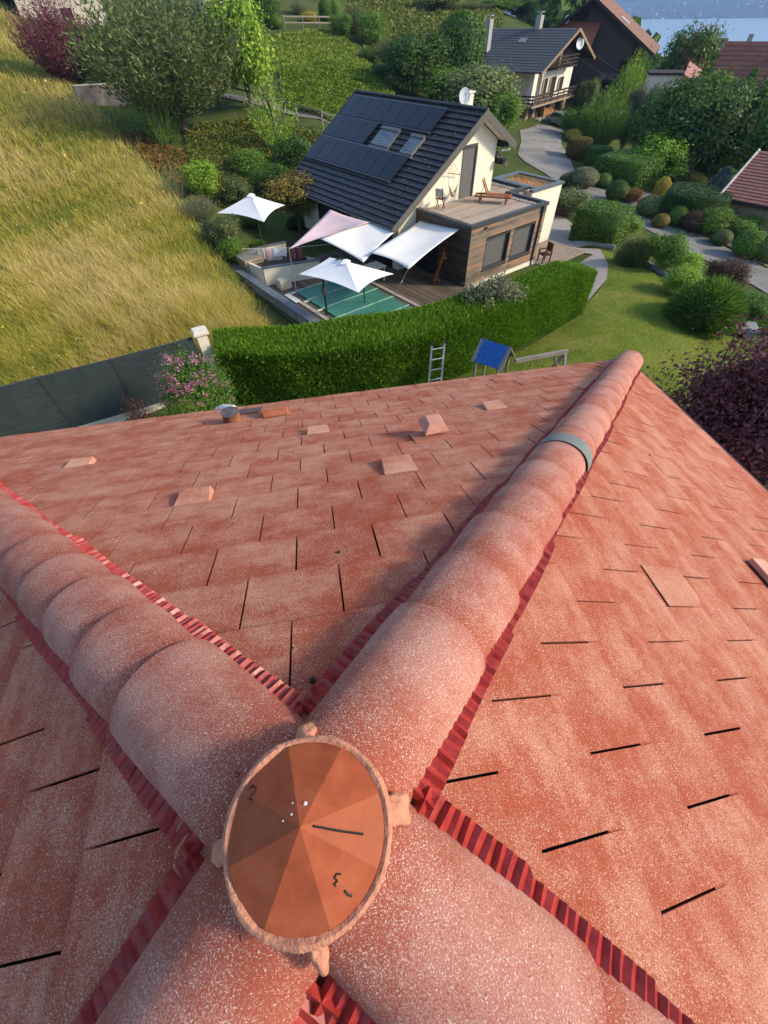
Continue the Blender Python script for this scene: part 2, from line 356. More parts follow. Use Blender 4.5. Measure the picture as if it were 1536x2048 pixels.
# tiles
TW_, TE = .3333, .284
def clip(poly, a, b, c):               # keep a*t + b*v <= c
    out = []
    for i in range(len(poly)):
        p, q = poly[i], poly[(i + 1) % len(poly)]; dp = a * p[0] + b * p[1] - c; dq = a * q[0] + b * q[1] - c
        if dp <= 0: out.append(p)
        if dp * dq < 0: s = dp / (dp - dq); out.append((p[0] + (q[0] - p[0]) * s, p[1] + (q[1] - p[1]) * s))
    return out
tiles = []
for fi, fc in enumerate(FACES):
    u0, v0 = fc[2], fc[3]
    for r in range(-1, 17):
        va, vb = v0 + r * TE, v0 + (r + 1) * TE
        if va > VM - .05: continue
        vb = min(vb, VM + .045)
        if r == -1: va = .0
        half = vb * CPs; k0 = int(-half / TW_) - 2
        js = {}
        def slit(n): return u0 + (n + .5 * (r % 2)) * TW_ + js.setdefault(n, random.uniform(-.005, .005))
        for n in range(k0, -k0 + 1):
            g = random.uniform(.0026, .0045); t0, t1 = slit(n) + g, slit(n + 1) - g
            up = va - .05; poly = [(t0, up), (t1, up), (t1, vb), (t0, vb)]
            poly = clip(clip(poly, 1, -CPs, -.01), -1, -CPs, -.01)
            if len(poly) < 3: continue
            ar = abs(sum(poly[i][0] * poly[(i + 1) % len(poly)][1] - poly[(i + 1) % len(poly)][0] * poly[i][1] for i in range(len(poly)))) / 2
            if ar < .002: continue
            dh = random.uniform(-.0015, .002); tl = random.uniform(-.004, .004)
            stp = .027 if fi in (0, 2, 3) else .009
            def hh(t, v):
                q = (v - up) / (vb - up); s = (t - t0) / TW_ - .5
                return .004 + stp * q + dh + tl * s - .004 * max(0, q - .82) / .18
            # a second line near the lower edge rounds the nose of the tile
            top = [fpt(fc, t, v, hh(t, v)) for t, v in poly]; bot = [fpt(fc, t, v, hh(t, v) - .012) for t, v in poly]
            uv = [(t, (vb - v) / TE) for t, v in poly]
            c = sum(top) / len(top); X_, Y_, dp = project(c)
            vis = dp > .1 and -60 < X_ < 1600 and 650 < Y_ < 2120
            tiles.append((ar / (dp * dp) if vis else 0, top, bot, uv, fi))
tiles.sort(key=lambda q: -q[0])
def tile_mesh(name, lst):
    V, Fs, U, A_ = [], [], [], []
    for _, top, bot, uv, fi in lst:
        o = len(V); n = len(top); V += [hl(p) for p in top] + [hl(p) for p in bot]
        loops = [tuple(range(n)), tuple(range(2 * n - 1, n - 1, -1))] + [(i, n + i, n + (i + 1) % n, (i + 1) % n) for i in range(n)]
        rv = random.random()
        for f in loops: Fs.append(tuple(o + i for i in f)); U += [uv[i % n] for i in f]; A_.append(rv)
    m = bpy.data.meshes.new(name); m.from_pydata(V, [], Fs); m.update()
    l = m.uv_layers.new(name='UVMap'); l.data.foreach_set('uv', np.array(U, np.float32).ravel())
    a = m.attributes.new('rnd', 'FLOAT', 'FACE'); a.data.foreach_set('value', A_)
    bm = bmesh.new(); bm.from_mesh(m); bmesh.ops.recalc_face_normals(bm, faces=bm.faces); bm.to_mesh(m); bm.free()
    return m
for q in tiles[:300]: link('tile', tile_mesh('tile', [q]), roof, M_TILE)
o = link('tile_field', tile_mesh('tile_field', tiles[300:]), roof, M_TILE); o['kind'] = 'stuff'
# ridge tiles along the four hips
HIPS = [(1, 1), (-1, 1), (-1, -1), (1, -1)]
APX = np.array([.045, -.030, 0.0])
def hip_frame(d):
    o = np.array([d[0], d[1], -TP]); L = np.linalg.norm(o); ax = o / L
    lat = np.array([-d[1], d[0], 0]) / math.sqrt(2); up = np.cross(ax, lat); up = up if up[2] > 0 else -up
    return ax, lat, up, L
def cap_mesh(org, ax, lat, up, s0, s1, r0, r1, h0, h1, th=.014, n=22, m=7, wob=0):
    V = []; Fs = []; ph = random.random() * 6
    for layer in (0, 1):
        for j in range(m + 1):
            q = j / m; s = s0 + (s1 - s0) * q; r = r0 + (r1 - r0) * q - layer * th; h = h0 + (h1 - h0) * q - layer * th
            if j == m and layer == 0: r -= .003; h -= .003
            for k in range(n + 1):
                a = math.pi * (-.04 + 1.08 * k / n); x = math.cos(a) * r * (1 + wob * math.sin(3 * a + ph) * .02); z = math.sin(a) * h - .018
                V.append(org + ax * s + lat * x + up * z)
    N = n + 1; O = (m + 1) * N
    for j in range(m):
        for k in range(n):
            Fs.append((j * N + k, j * N + k + 1, (j + 1) * N + k + 1, (j + 1) * N + k)); Fs.append((O + j * N + k + 1, O + j * N + k, O + (j + 1) * N + k, O + (j + 1) * N + k + 1))
    for k in range(n):
        Fs.append((m * N + k, m * N + k + 1, O + m * N + k + 1, O + m * N + k)); Fs.append((k + 1, k, O + k, O + k + 1))
    for j in range(m):
        Fs.append(((j + 1) * N, j * N, O + j * N, O + (j + 1) * N)); Fs.append((j * N + n, (j + 1) * N + n, O + (j + 1) * N + n, O + j * N + n))
    b = MB(); b.add([hl(p) for p in V], Fs); me = b.mesh('ridge_tile'); bm = bmesh.new(); bm.from_mesh(me); bmesh.ops.recalc_face_normals(bm, faces=bm.faces); bm.to_mesh(me); bm.free()
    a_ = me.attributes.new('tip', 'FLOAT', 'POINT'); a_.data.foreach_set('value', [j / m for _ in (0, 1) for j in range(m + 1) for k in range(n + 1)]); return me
for hi, d in enumerate(HIPS):
    ax, lat, up, L = hip_frame(d); tot = EAVE * L; org = APX * .6
    s = .06; k = 0
    while s < tot - .03:
        ln = (.50 if k == 0 else .365) + random.uniform(-.012, .012)
        e = min(s + ln, tot + .03); j = random.uniform(-.006, .006)
        b = cap_mesh(org + lat * j, ax, lat, up, s, e + .01, .140, .160, .113, .134, wob=1)
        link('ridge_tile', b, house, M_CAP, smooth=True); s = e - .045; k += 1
    if hi == 0:
        b = cap_mesh(org, ax, lat, up, 1.50 * L - .07, 1.50 * L + .085, .163, .163, .139, .139, th=.003)
        o = link('sealing_band', b, house, plain('grey_band', (.17, .19, .175), .6, .12, 8, bump=.1), smooth=True); o['label'] = 'grey sealing band wrapped over the ridge'
        b = cap_mesh(org, ax, lat, up, tot - .01, tot + .06, .15, .11, .128, .07, th=.01); link('ridge_end', b, house, M_CAP, smooth=True)
    # pleated strips either side
    for sd in (-1, 1):
        n = int((min(tot, 5.6) - .12) / .0135); V = []; Fs = []; w_ph = random.random() * 9
        for i in range(n + 1):
            s = .165 + i * .0135; piece = int((s + w_ph) / .95); fr = ((s + w_ph) / .95) % 1
            wd = .026 + .005 * math.sin(piece * 2.3) + .004 * math.sin(s * 7 + w_ph) + .008 * fr + (.012 if s < .75 else 0) + (.009 if hi >= 2 else 0)
            amp = (.0125 if i % 2 else -.001) * (1 + .3 * math.sin(i * 1.7))
            for q in range(4):
                l = .108 + (wd + .038) * q / 3; zz = -.33 * l + .038 + amp + .012 * (1 - q / 3) + (.003 if q == 3 else 0)
                sk = .002 * math.sin(i * .9 + q); P = org + ax * (s + sk) + lat * sd * l + up * 0 + np.array([0, 0, zz]) 
                V.append(hl(P))
        for i in range(n):
            for q in range(3): Fs.append((i * 4 + q, i * 4 + q + 1, (i + 1) * 4 + q + 1, (i + 1) * 4 + q))
        link('pleated_strip', MB().add(V, Fs), house, M_STRIP)
# apex cap: an eight sided shallow cone set in sealant
def cone_mat():
    b = NB('terracotta_cap'); p = b.pos(); n1 = b.noise(p, 16, 4, .65); n2 = b.noise(b.scaled(p, (30, 160, 60)), 1, 3)
    c = b.ramp(n1, [(.3, (.26, .05, .018)), (.5, (.35, .075, .026)), (.7, (.41, .105, .042))])
    c = b.mix(b.math('MULTIPLY', n2, .35), c, (.24, .08, .035))
    return b.out(c, b.ramp(n1, [(.3, (.5,) * 3), (.7, (.65,) * 3)]), n2, .12, .003, spec=.18)
CR = .133; CZ = .102; mb = MB(); nseg = 48; V = []; Fs = []
prof = [(1.0, 0), (.66, .026), (.33, .060), (0, .0745)]
for r, z in prof[:-1]:
    for k in range(nseg):
        a = 2 * math.pi * k / nseg + .2; fac = math.cos(math.pi / 8) / math.cos(((a - .2) % (math.pi / 4)) - math.pi / 8)
        g = 1 - (1 - fac) * (1 if r < .99 else .55); fac2 = 1 if r > .98 else 1
        # facets: height follows the flat panels of an octagonal pyramid
        zz = .0745 * (1 - r * math.cos(((a - .2) % (math.pi / 4)) - math.pi / 8))
        V.append(hl((APX[0] + CR * r * math.cos(a), APX[1] + CR * r * math.sin(a), CZ + zz)))
V.append(hl((APX[0], APX[1], CZ + .0745)))
for i in range(len(prof) - 2):
    for k in range(nseg): Fs.append((i * nseg + k, i * nseg + (k + 1) % nseg, (i + 1) * nseg + (k + 1) % nseg, (i + 1) * nseg + k))
i = len(prof) - 2
for k in range(nseg): Fs.append((i * nseg + k, i * nseg + (k + 1) % nseg, len(V) - 1))
low = [hl((APX[0] + CR * math.cos(2 * math.pi * k / nseg + .35), APX[1] + CR * math.sin(2 * math.pi * k / nseg + .35), CZ - .1)) for k in range(nseg)]
o0 = len(V); V += low
for k in range(nseg): Fs.append((k, o0 + k, o0 + (k + 1) % nseg, (k + 1) % nseg))
apex = link('apex_cap', MB().add(V, Fs), house, cone_mat()); apex['label'] = 'shallow eight sided terracotta cap ringed with sealant'
# sealant ring and blobs
V = []; Fs = []; n1, n2 = 160, 10
for i in range(n1):
    a = 2 * math.pi * i / n1; nz = math.sin(a * 3 + 1) * .6 + math.sin(a * 7) * .5 + random.uniform(-.25, .25)
    tr = .0085 + .0016 * nz; c = np.array([APX[0] + (CR + .004) * math.cos(a), APX[1] + (CR + .004) * math.sin(a), CZ - .004 + .002 * nz])
    for k in range(n2):
        q = 2 * math.pi * k / n2; rad = tr * (1 + .04 * random.uniform(-1, 1)) * (1.25 if math.cos(q) > 0 else .8)
        V.append(hl(c + np.array([math.cos(a) * math.cos(q) * rad, math.sin(a) * math.cos(q) * rad, math.sin(q) * rad * .6])))
for i in range(n1):
    for k in range(n2): Fs.append((i * n2 + k, i * n2 + (k + 1) % n2, (i + 1) % n1 * n2 + (k + 1) % n2, (i + 1) % n1 * n2 + k))
link('sealant', MB().add(V, Fs), apex, M_SEAL, smooth=True)
for k, ang in enumerate((90, 0, 270, 180)):
    a = math.radians(ang); bm = bmesh.new(); bmesh.ops.create_icosphere(bm, subdivisions=4, radius=1)
    for v in bm.verts:
        c = v.co; nz = 1 + .16 * math.sin(c.x * 4 + k) * math.sin(c.y * 4 + 2 * k)
        L1 = .030; W1 = .020 + .008 * math.sin(k * 2.1); px = c.x * L1 * nz; py = c.y * W1 * nz * (1 + .3 * c.x); pz = c.z * .026 * nz
        rr_ = CR + .024 + px
        x = APX[0] + rr_ * math.cos(a) - py * math.sin(a); y = APX[1] + rr_ * math.sin(a) + py * math.cos(a)
        v.co = Vector(hl((x, y, .056 + pz - 1.1 * px)))
    me = bpy.data.meshes.new('sealant_blob'); bm.to_mesh(me); bm.free(); link('sealant_blob', me, apex, M_SEAL, smooth=True)
# wax pencil marks: little strokes on the cap and the ridge tiles
def stroke(pix, w_, zf, name='pencil_mark'):
    pts = []
    for x, y in pix:
        z_ = .1
        for _ in range(6): P = Zp(x, y, z_); z_ = zf(P) + .0015
        pts.append(Vector(hl(Zp(x, y, z_))))
    b = MB(); b.tube(pts, w_, 5); link(name, b, apex, M_MARK)
def zcone(P):
    r = math.hypot(P[0] - APX[0], P[1] - APX[1]) / CR; a = math.atan2(P[1] - APX[1], P[0] - APX[0]); return CZ + .0745 * (1 - r * math.cos(((a - .2) % (math.pi / 4)) - math.pi / 8))
stroke([(499, 1578), (505, 1570), (512, 1575), (508, 1586), (500, 1592), (498, 1598), (506, 1599)], .0012, zcone)
stroke([(682, 1749), (674, 1748), (669, 1755), (675, 1762), (669, 1768), (672, 1773)], .0014, zcone)
stroke([(690, 1782), (697, 1789), (704, 1792)], .002, zcone)
stroke([(627, 1652), (645, 1655), (665, 1659), (690, 1663), (726, 1668)], .0019, zcone)
def zcap(P):
    d = max(HIPS, key=lambda h: h[0] * P[0] + h[1] * P[1]); ax, lat, up, L = hip_frame(d); q = np.asarray(P) - APX * .6
    l = float(q @ lat); s = math.hypot(q[0], q[1]); return -TP * s / math.sqrt(2) + .117 * math.sqrt(max(.02, 1 - (l / .14) ** 2)) - .015
stroke([(758, 1835), (766, 1834), (772, 1840), (762, 1848), (772, 1852), (764, 1862), (756, 1866)], .0012, zcap)
stroke([(470, 1546), (476, 1543), (478, 1550), (472, 1556)], .0011, zcap)
stroke([(480, 1870), (484, 1895), (487, 1935)], .0011, zcap)
for x, y, s in ((611, 1607, .0032), (583, 1629, .0016), (566, 1642, .0014), (585, 1606, .0012)):
    z_ = .15
    for _ in range(6): P = Zp(x, y, z_); z_ = zcone(P) + .001
    link('white_spot', MB().lathe([(s, -.001), (s, .0006), (s * .4, .001)], 8, hl(Zp(x, y, z_))), apex, plain('white_plastic', (.72, .70, .66), .4, .08))  # tiny white discs on the cap
# small blobs of tar on the tiles
def on_face(fi, x, y, h=0.0):          # pixel onto a roof face
    fc = FACES[fi]; n = np.array([fc[0][0] * SPn, fc[0][1] * SPn, CPs]); d = ray(x, y); t = (h - CAM @ n) / (d @ n); return CAM + d * t
for x, y, s in ((585, 1298, .006), (625, 1360, .008), (677, 1104, .007), (651, 1070, .006), (750, 1146, .006), (1300, 910, .006)):
    P = on_face(1 if x > 1200 else 0, x, y, .017); b = MB(); b.lathe([(s, -.004), (s, .001), (s * .5, .003)], 9, hl(P)); link('tar_spot', b, roof, M_MARK)
# vent tiles
def face_frame(fi):
    fc = FACES[fi]; dn = Vector((fc[0][0] * CPs, fc[0][1] * CPs, -SPn)); nn = Vector((fc[0][0] * SPn, fc[0][1] * SPn, CPs)); e = nn.cross(dn) * -1
    return e, dn, nn
def fmat(fi, P): e, dn, nn = face_frame(fi); return Matrix(((e.x, dn.x, nn.x, P[0]), (e.y, dn.y, nn.y, P[1]), (e.z, dn.z, nn.z, P[2] + 8.45), (0, 0, 0, 1)))
for fi, x, y, sc in ((0, 390, 1000, .74), (0, 637, 866, .72), (0, 160, 932, .72), (0, 797, 935, .78), (0, 988, 815, .72), (1, 1335, 938, .7), (1, 1345, 1172, .85)):
    M = fmat(fi, on_face(fi, x, y, .012)) @ Matrix.Diagonal((1, 1, .45 if fi else 1, 1)); b = MB(); s = sc
    V = [(-.13 * s, -.16 * s, 0), (.13 * s, -.16 * s, 0), (.11 * s, .10 * s, .062 * s), (-.11 * s, .10 * s, .062 * s), (-.075 * s, .125 * s, .055 * s), (.075 * s, .125 * s, .055 * s),
         (-.125 * s, .12 * s, 0), (.125 * s, .12 * s, 0), (-.05 * s, .13 * s, 0), (.05 * s, .13 * s, 0)]
    b.add([M @ Vector(p) for p in V], [(0, 1, 2, 3), (3, 2, 5, 4), (0, 3, 6), (1, 7, 2), (3, 4, 8, 6), (5, 2, 7, 9), (4, 5, 9, 8)])
    link('vent_tile', b, house, M_VENTTILE if fi == 0 else M_VENTR)
# mushroom vent, box vent, pipe stub
P = on_face(0, 865, 866, .02); v = link('roof_vent', None, house); v.location = hl(P); v.scale = (.64, .64, .64)
M_PINK = plain('pale_terracotta', (.55, .27, .19), .7, .12, 12, bump=.15, bscale=140)
b = MB(); b.lathe([(.075, -.06), (.075, .055), (.085, .06), (.085, .075), (.07, .08), (.07, .10)], 20); link('collar', b, v, M_PINK, smooth=False)
b = MB(); q = Matrix.Rotation(.08, 4, 'Z')
def frus(b, z0, z1, w0, w1): b.add([q @ Vector(p) for p in ((-w0, -w0, z0), (w0, -w0, z0), (w0, w0, z0), (-w0, w0, z0), (-w1, -w1, z1), (w1, -w1, z1), (w1, w1, z1), (-w1, w1, z1))], [(0, 3, 2, 1), (4, 5, 6, 7), (0, 1, 5, 4), (1, 2, 6, 5), (2, 3, 7, 6), (3, 0, 4, 7)])
frus(b, .10, .118, .135, .135); frus(b, .118, .20, .133, .082); frus(b, .20, .208, .08, .076); link('hood', b, v, M_PINK)
b = MB(); M = fmat(0, on_face(0, 862, 872, .022)); b.box((-.14, -.13, 0), (.14, .13, .008), M); link('flashing_tile', b, house, M_TERRA)
M = fmat(0, on_face(0, 553, 828, .02)); b = MB(); b.box((-.12, -.10, 0), (.12, .09, .065), M); b.box((-.127, -.105, .065), (.127, .095, .076), M); link('box_vent', b, house, M_TERRA)
P = on_face(0, 466, 842, .02); p = link('pipe_stub', None, house); p.location = hl(P); p.scale = (.78, .78, .8)
b = MB(); b.lathe([(.125, -.08), (.11, .04), (.105, .13), (.098, .135)], 20); link('shaft', b, p, plain('rusty_pipe', (.22, .085, .045), .7, .5, 9, bump=.2))
b = MB(); b.lathe([(.112, .13), (.115, .142), (.02, .15)], 20); link('lid', b, p, plain('dull_zinc', (.16, .13, .115), .5, .3, 9, .4))
M = fmat(0, on_face(0, 497, 822, .024)); b = MB(); b.box((-.17, -.12, 0), (.14, .13, .006), M); link('flashing', b, house, plain('dark_flashing', (.11, .075, .075), .6, .3, 12))
b = MB(); pts = [Zp(468, 818, -1.86), Zp(448, 816, -1.88), Zp(436, 822, -1.98), Zp(430, 832, -2.15), Zp(428, 842, -2.5)]
b.tube([hl(p) for p in pts], .045, 12); link('drain_elbow', b, house, plain('white_plastic', (.72, .70, .66), .4, .08), smooth=True)
# gutter along the eaves
b = MB()
for fc in FACES:
    e = fc[1]; o = fc[0]
    for s in (0,):
        pts = [np.array([o[0] * (EAVE + .07) + e[0] * t, o[1] * (EAVE + .07) + e[1] * t, -EAVE * TP - .09]) for t in (-EAVE - .07, EAVE + .07)]
        b.tube([hl(p) for p in pts], .055, 10)
link('gutter', b, house, plain('brown_gutter', (.09, .045, .035), .5, .2))
# tile with a missing corner patch on the right face, and the wall-mounted thing at its far edge is a small flue
P = on_face(1, 1528, 1150, .02); p = link('vent_flap', None, house); p.location = hl(P)
M = fmat(1, (0, 0, -8.45 + .0)); b = MB(); b.box((-.1, -.05, 0), (.1, .1, .03), M); b.box((-.08, .1, .01), (.08, .13, .02), M); link('cover', b, p, M_PINK)
# ================================================================== neighbour's house (local axes a, b, z)
GZ = -8.72
M_RENDER = plain('ivory_render', (.74, .68, .54), .9, .05, 1.2, bump=.15, bscale=60)
M_ANTH = plain('anthracite_metal', (.055, .06, .062), .45, .15, 4, .2)
M_ANTH2 = plain('grey_brown_fascia', (.10, .092, .08), .55, .15, 4)
M_SHUT = plain('grey_shutter', (.115, .115, .11), .5, .12, 6)
M_BLACK = plain('dark_interior', (.012, .012, .012), .8)
M_STEEL = plain('brushed_alloy', (.45, .46, .47), .35, .1, 6, .8)
def wood_mat(name, c1, c2, c3, axis=0, sc=1.0):
    b = NB(name); p = b.pos(True); s = [14 * sc] * 3; s[axis] = 1.1 * sc
    n1 = b.noise(b.scaled(p, s), 1, 5, .7); n2 = b.noise(p, 1.1 * sc, 3)
    rn = b.n('Attribute', attribute_name='rnd').outputs['Fac']
    k = b.math('ADD', b.math('MULTIPLY', n1, .5), b.math('ADD', b.math('MULTIPLY', n2, .35), b.math('MULTIPLY', rn, .3)))
    return b.out(b.ramp(k, [(.3, c1), (.55, c2), (.8, c3)]), .8, n1, .25, .01, spec=.15)
M_CLAD = wood_mat('weathered_cladding', (.07, .05, .036), (.21, .165, .125), (.40, .20, .10))
M_CLADD = wood_mat('dark_cladding', (.035, .026, .02), (.085, .064, .048), (.15, .10, .07), 1)
M_DECK = wood_mat('grey_decking', (.20, .155, .12), (.36, .29, .225), (.46, .37, .29))
M_DECKD = wood_mat('brown_decking', (.06, .045, .035), (.125, .095, .072), (.19, .15, .115), 1)
M_TEAK = wood_mat('teak', (.22, .075, .03), (.36, .13, .055), (.46, .19, .09))
M_OLDTEAK = wood_mat('dark_teak', (.07, .03, .02), (.13, .055, .035), (.2, .09, .06))
def boards(b, a0, a1, fixed, lo, hi, axis, w=.14, gap=.012, th=.022, jit=.004):   # helper: list of board boxes
    z = lo; L = []
    while z < hi - .02:
        e = min(z + w - gap, hi); t = th + random.uniform(-jit, jit); L.append((a0, a1, z, e, t)); z += w
    return L
def board_obj(name, boxes, parent, mat):
    V = []; Fs = []; R_ = []
    for lo, hi in boxes:
        mb = MB().box(lo, hi); o = len(V); V += mb.v; Fs += [tuple(i + o for i in f) for f in mb.f]; R_ += [random.random()] * 6
    m = bpy.data.meshes.new(name); m.from_pydata(V, [], Fs); m.update()
    a = m.attributes.new('rnd', 'FLOAT', 'FACE'); a.data.foreach_set('value', R_)
    bm = bmesh.new(); bm.from_mesh(m); bmesh.ops.recalc_face_normals(bm, faces=bm.faces); bm.to_mesh(m); bm.free()
    return link(name, m, parent, mat)
nh = hthing('neighbour_house', 'white house with black tiled roof, solar panels and timber clad terrace wing', 'house')
PA_, PZ, ESL = 4.085, -2.39, math.radians(32.2)
cs, sn = math.cos(ESL), math.sin(ESL); B0, B1 = 3.5, 14.85; SL = 7.36
def rp(b, s, h=0): return (PA_ - s * cs - h * sn, b, PZ - s * sn + h * cs)      # left slope point
ESR = math.radians(29.5); cr, sr = math.cos(ESR), math.sin(ESR); SR = 3.15
def rq(b, s, h=0): return (PA_ + s * cr + h * sr, b, PZ - s * sr + h * cr)
# walls
gz = lambda a: (PZ - .32 - (PA_ - a) * math.tan(ESL)) if a < PA_ else (PZ - .32 - (a - PA_) * math.tan(ESR))
b = MB(); poly = [(-1.3, 4.1, GZ), (5.92, 4.1, GZ - .5), (5.92, 4.1, gz(5.92)), (PA_, 4.1, gz(PA_)), (-1.3, 4.1, gz(-1.3))]
b.prism(poly, (0, 10.2, 0)); link('wall', b, nh, M_RENDER)
b = MB(); b.box((-1.36, 4.6, GZ), (-1.305, 7.4, -6.75)); b.box((-1.36, 8.6, GZ), (-1.305, 12.2, -6.75)); link('glass_door', b, nh, M_BLACK)
# roof slabs with courses of flat tiles
b = MB(); b.prism([rp(B0, 0, -.05), rp(B0, SL, -.05), rp(B0, SL, -.22), rp(B0, 0, -.22)], (0, B1 - B0, 0)); b.prism([rq(B0, 0, -.05), rq(B0, SR, -.05), rq(B0, SR, -.22), rq(B0, 0, -.22)], (0, B1 - B0, 0))
nroof = link('roof', b, nh, M_ANTH)
def slate_mat():
    b = NB('black_roof_tile'); p = b.pos(True); n = b.noise(p, 2.2, 4)
    return b.out(b.ramp(n, [(.3, (.028, .028, .031)), (.7, (.05, .05, .054))]), .5, b.noise(p, 60, 2), .15, .01, spec=.4)
M_SLATE = slate_mat()
nc = 21; cw = SL / nc
for i in range(nc):
    s0, s1 = i * cw, (i + 1) * cw + .03; b = MB(); nb = 38; V = []; Fs = []
    for k in range(nb + 1):                 # gently scalloped front edge, like interlocking tiles
        q = B0 + .02 + (B1 - B0 - .04) * k / nb; dz = .012 * (k % 2)
        V += [rp(q, s0, -.04), rp(q, s1, .028 + dz), rp(q, s1, -.012 + dz)]
    for k in range(nb): Fs += [(3 * k, 3 * k + 3, 3 * k + 4, 3 * k + 1), (3 * k + 1, 3 * k + 4, 3 * k + 5, 3 * k + 2)]
    link('tile_course', b.add(V, Fs), nroof, M_SLATE)
for i in range(9):
    s0, s1 = i * .35, (i + 1) * .35 + .03; b = MB(); b.add([rq(B0, s0, -.04), rq(B1, s0, -.04), rq(B1, s1, .03), rq(B0, s1, .03), rq(B0, s1, -.02), rq(B1, s1, -.02)], [(0, 1, 2, 3), (3, 2, 5, 4)]); link('tile_course', b, nroof, M_SLATE)
b = MB(); k = 0
for i in range(nc):
    for j in range(12):
        q = B0 + .5 + j * .92 + (i % 3) * .3; s = (i + .6) * cw
        if q < B1 - .2 and (s > 5.3 or q < 5.8) and (i + j) % 2 == 0: b.box((-.02, -.02, 0), (.02, .02, .05), Matrix.Translation(rp(q, s, .02)))
o = link('snow_hook', b, nroof, plain('dull_hook', (.14, .14, .145), .5)); o['kind'] = 'stuff'
b = MB(); b.tube([rp(B0 - .02, 0, .04), rp(B1 + .02, 0, .04)], .07, 8); link('ridge_cover', b, nroof, M_ANTH)
# bargeboards, soffit, gutter
b = MB(); b.prism([rp(B0 - .03, -.1, .05), rp(B0 - .03, SL + .12, .05), rp(B0 - .03, SL + .12, -.28), rp(B0 - .03, -.1, -.28)], (0, .06, 0)); link('bargeboard', b, nroof, M_ANTH2)
b = MB(); b.prism([rq(B0 - .028, .02, .05), rq(B0 - .028, SR + .1, .05), rq(B0 - .028, SR + .1, -.28), rq(B0 - .028, .02, -.28)], (0, .056, 0)); link('bargeboard', b, nroof, M_ANTH2)
b = MB(); b.prism([rp(B1 + .03, -.1, .05), rp(B1 + .03, SL + .12, .05), rp(B1 + .03, SL + .12, -.28), rp(B1 + .03, -.1, -.28)], (0, .05, 0)); link('bargeboard', b, nroof, M_ANTH2)
b = MB(); b.prism([rq(B0 + .04, .1, -.225), rq(B0 + .04, SR, -.225), rq(B0 + .04, SR, -.235), rq(B0 + .04, .1, -.235)], (0, .55, 0)); b.prism([rp(B0 + .04, .1, -.225), rp(B0 + .04, SL, -.225), rp(B0 + .04, SL, -.235), rp(B0 + .04, .1, -.235)], (0, .55, 0)); link('soffit', b, nroof, plain('white_soffit', (.72, .68, .58), .7, .05))
for dz in (0, -.75):
    b = MB(); b.box((6.0 + dz * -.1, 3.62, gz(6.1) - .2 + dz), (6.35 + .1 * dz, 4.6, gz(6.1) + .02 + dz)); b.box((5.95, 3.75, gz(6.1) - .2 + dz), (6.75 + .3 * dz, 3.95, gz(6.1) + .0 + dz)); link('purlin_end', b, nroof, M_BLACK)
b = MB(); b.prism([(5.95, 4.0, -4.25), (7.05, 4.0, -4.92), (7.05, 4.0, -5.15), (5.95, 4.0, -4.5)], (0, .08, 0)); link('bargeboard', b, nroof, M_ANTH2)
b = MB(); b.prism([(5.95, 4.08, -4.27), (7.05, 4.08, -4.94), (7.05, 4.08, -5.05), (5.95, 4.08, -4.4)], (0, 6, 0)); link('side_roof', b, nroof, M_SLATE)
b = MB(); b.tube([(6.05, 3.8, -4.2), (6.72, 3.8, -4.24)], .055, 8); link('downpipe', b, nroof, plain('pale_pipe', (.55, .54, .52), .4))
g = rp(B0, SL + .06, -.12); b = MB(); b.tube([(g[0], B0, g[2]), (g[0], B1, g[2])], .07, 8)
for j in range(16): b.box((g[0] - .09, B0 + .3 + j * .7, g[2] + .03), (g[0] + .05, B0 + .33 + j * .7, g[2] + .11))
link('gutter', b, nroof, plain('grey_gutter', (.16, .165, .17), .4, .1, 5, .5))
# solar panels
def pv_mat():
    b = NB('solar_glass'); p = b.pos(True); n = b.noise(p, 1.5, 2)
    return b.out(b.ramp(n, [(.3, (.006, .009, .016)), (.7, (.011, .015, .026))]), .28, spec=.35)
M_PV = pv_mat(); M_PVF = plain('black_frame', (.012, .012, .014), .4)
M_RAIL = plain('alloy_rail', (.20, .21, .22), .4, .15, 5, .6)
def slab_box(b0, b1, s0, s1, h0, h1):
    P = [rp(b0, s0, h0), rp(b1, s0, h0), rp(b1, s1, h0), rp(b0, s1, h0), rp(b0, s0, h1), rp(b1, s0, h1), rp(b1, s1, h1), rp(b0, s1, h1)]
    return MB().add(P, [(0, 3, 2, 1), (4, 5, 6, 7), (0, 1, 5, 4), (1, 2, 6, 5), (2, 3, 7, 6), (3, 0, 4, 7)])
for s0, s1, b0, b1, n in ((.40, 1.86, 5.95, 14.62, 8), (1.95, 3.42, 10.28, 14.66, 4), (3.52, 5.08, 6.02, 14.74, 8)):
    w_ = (b1 - b0) / n
    for k in range(n):
        p = link('solar_panel', slab_box(b0 + k * w_ + .008, b0 + (k + 1) * w_ - .008, s0, s1, .10, .135), nroof, M_PVF)
        link('solar_glass', slab_box(b0 + k * w_ + .03, b0 + (k + 1) * w_ - .03, s0 + .025, s1 - .025, .136, .139), nroof, M_PV)
    r = MB()
    for ss in (s0 - .035, s1 + .035): m2 = slab_box(b0, b1, ss - .022, ss + .022, .04, .12); r.add(m2.v, m2.f)
    link('mounting_rail', r, nroof, M_RAIL)
def sky_mat():
    b = NB('skylight_glass'); p = b.pos(True); n = b.noise(b.scaled(p, (1, 1, 9)), 1.2, 3)
    return b.out(b.ramp(n, [(.35, (.07, .085, .10)), (.65, (.22, .24, .25))]), .15, spec=.6)
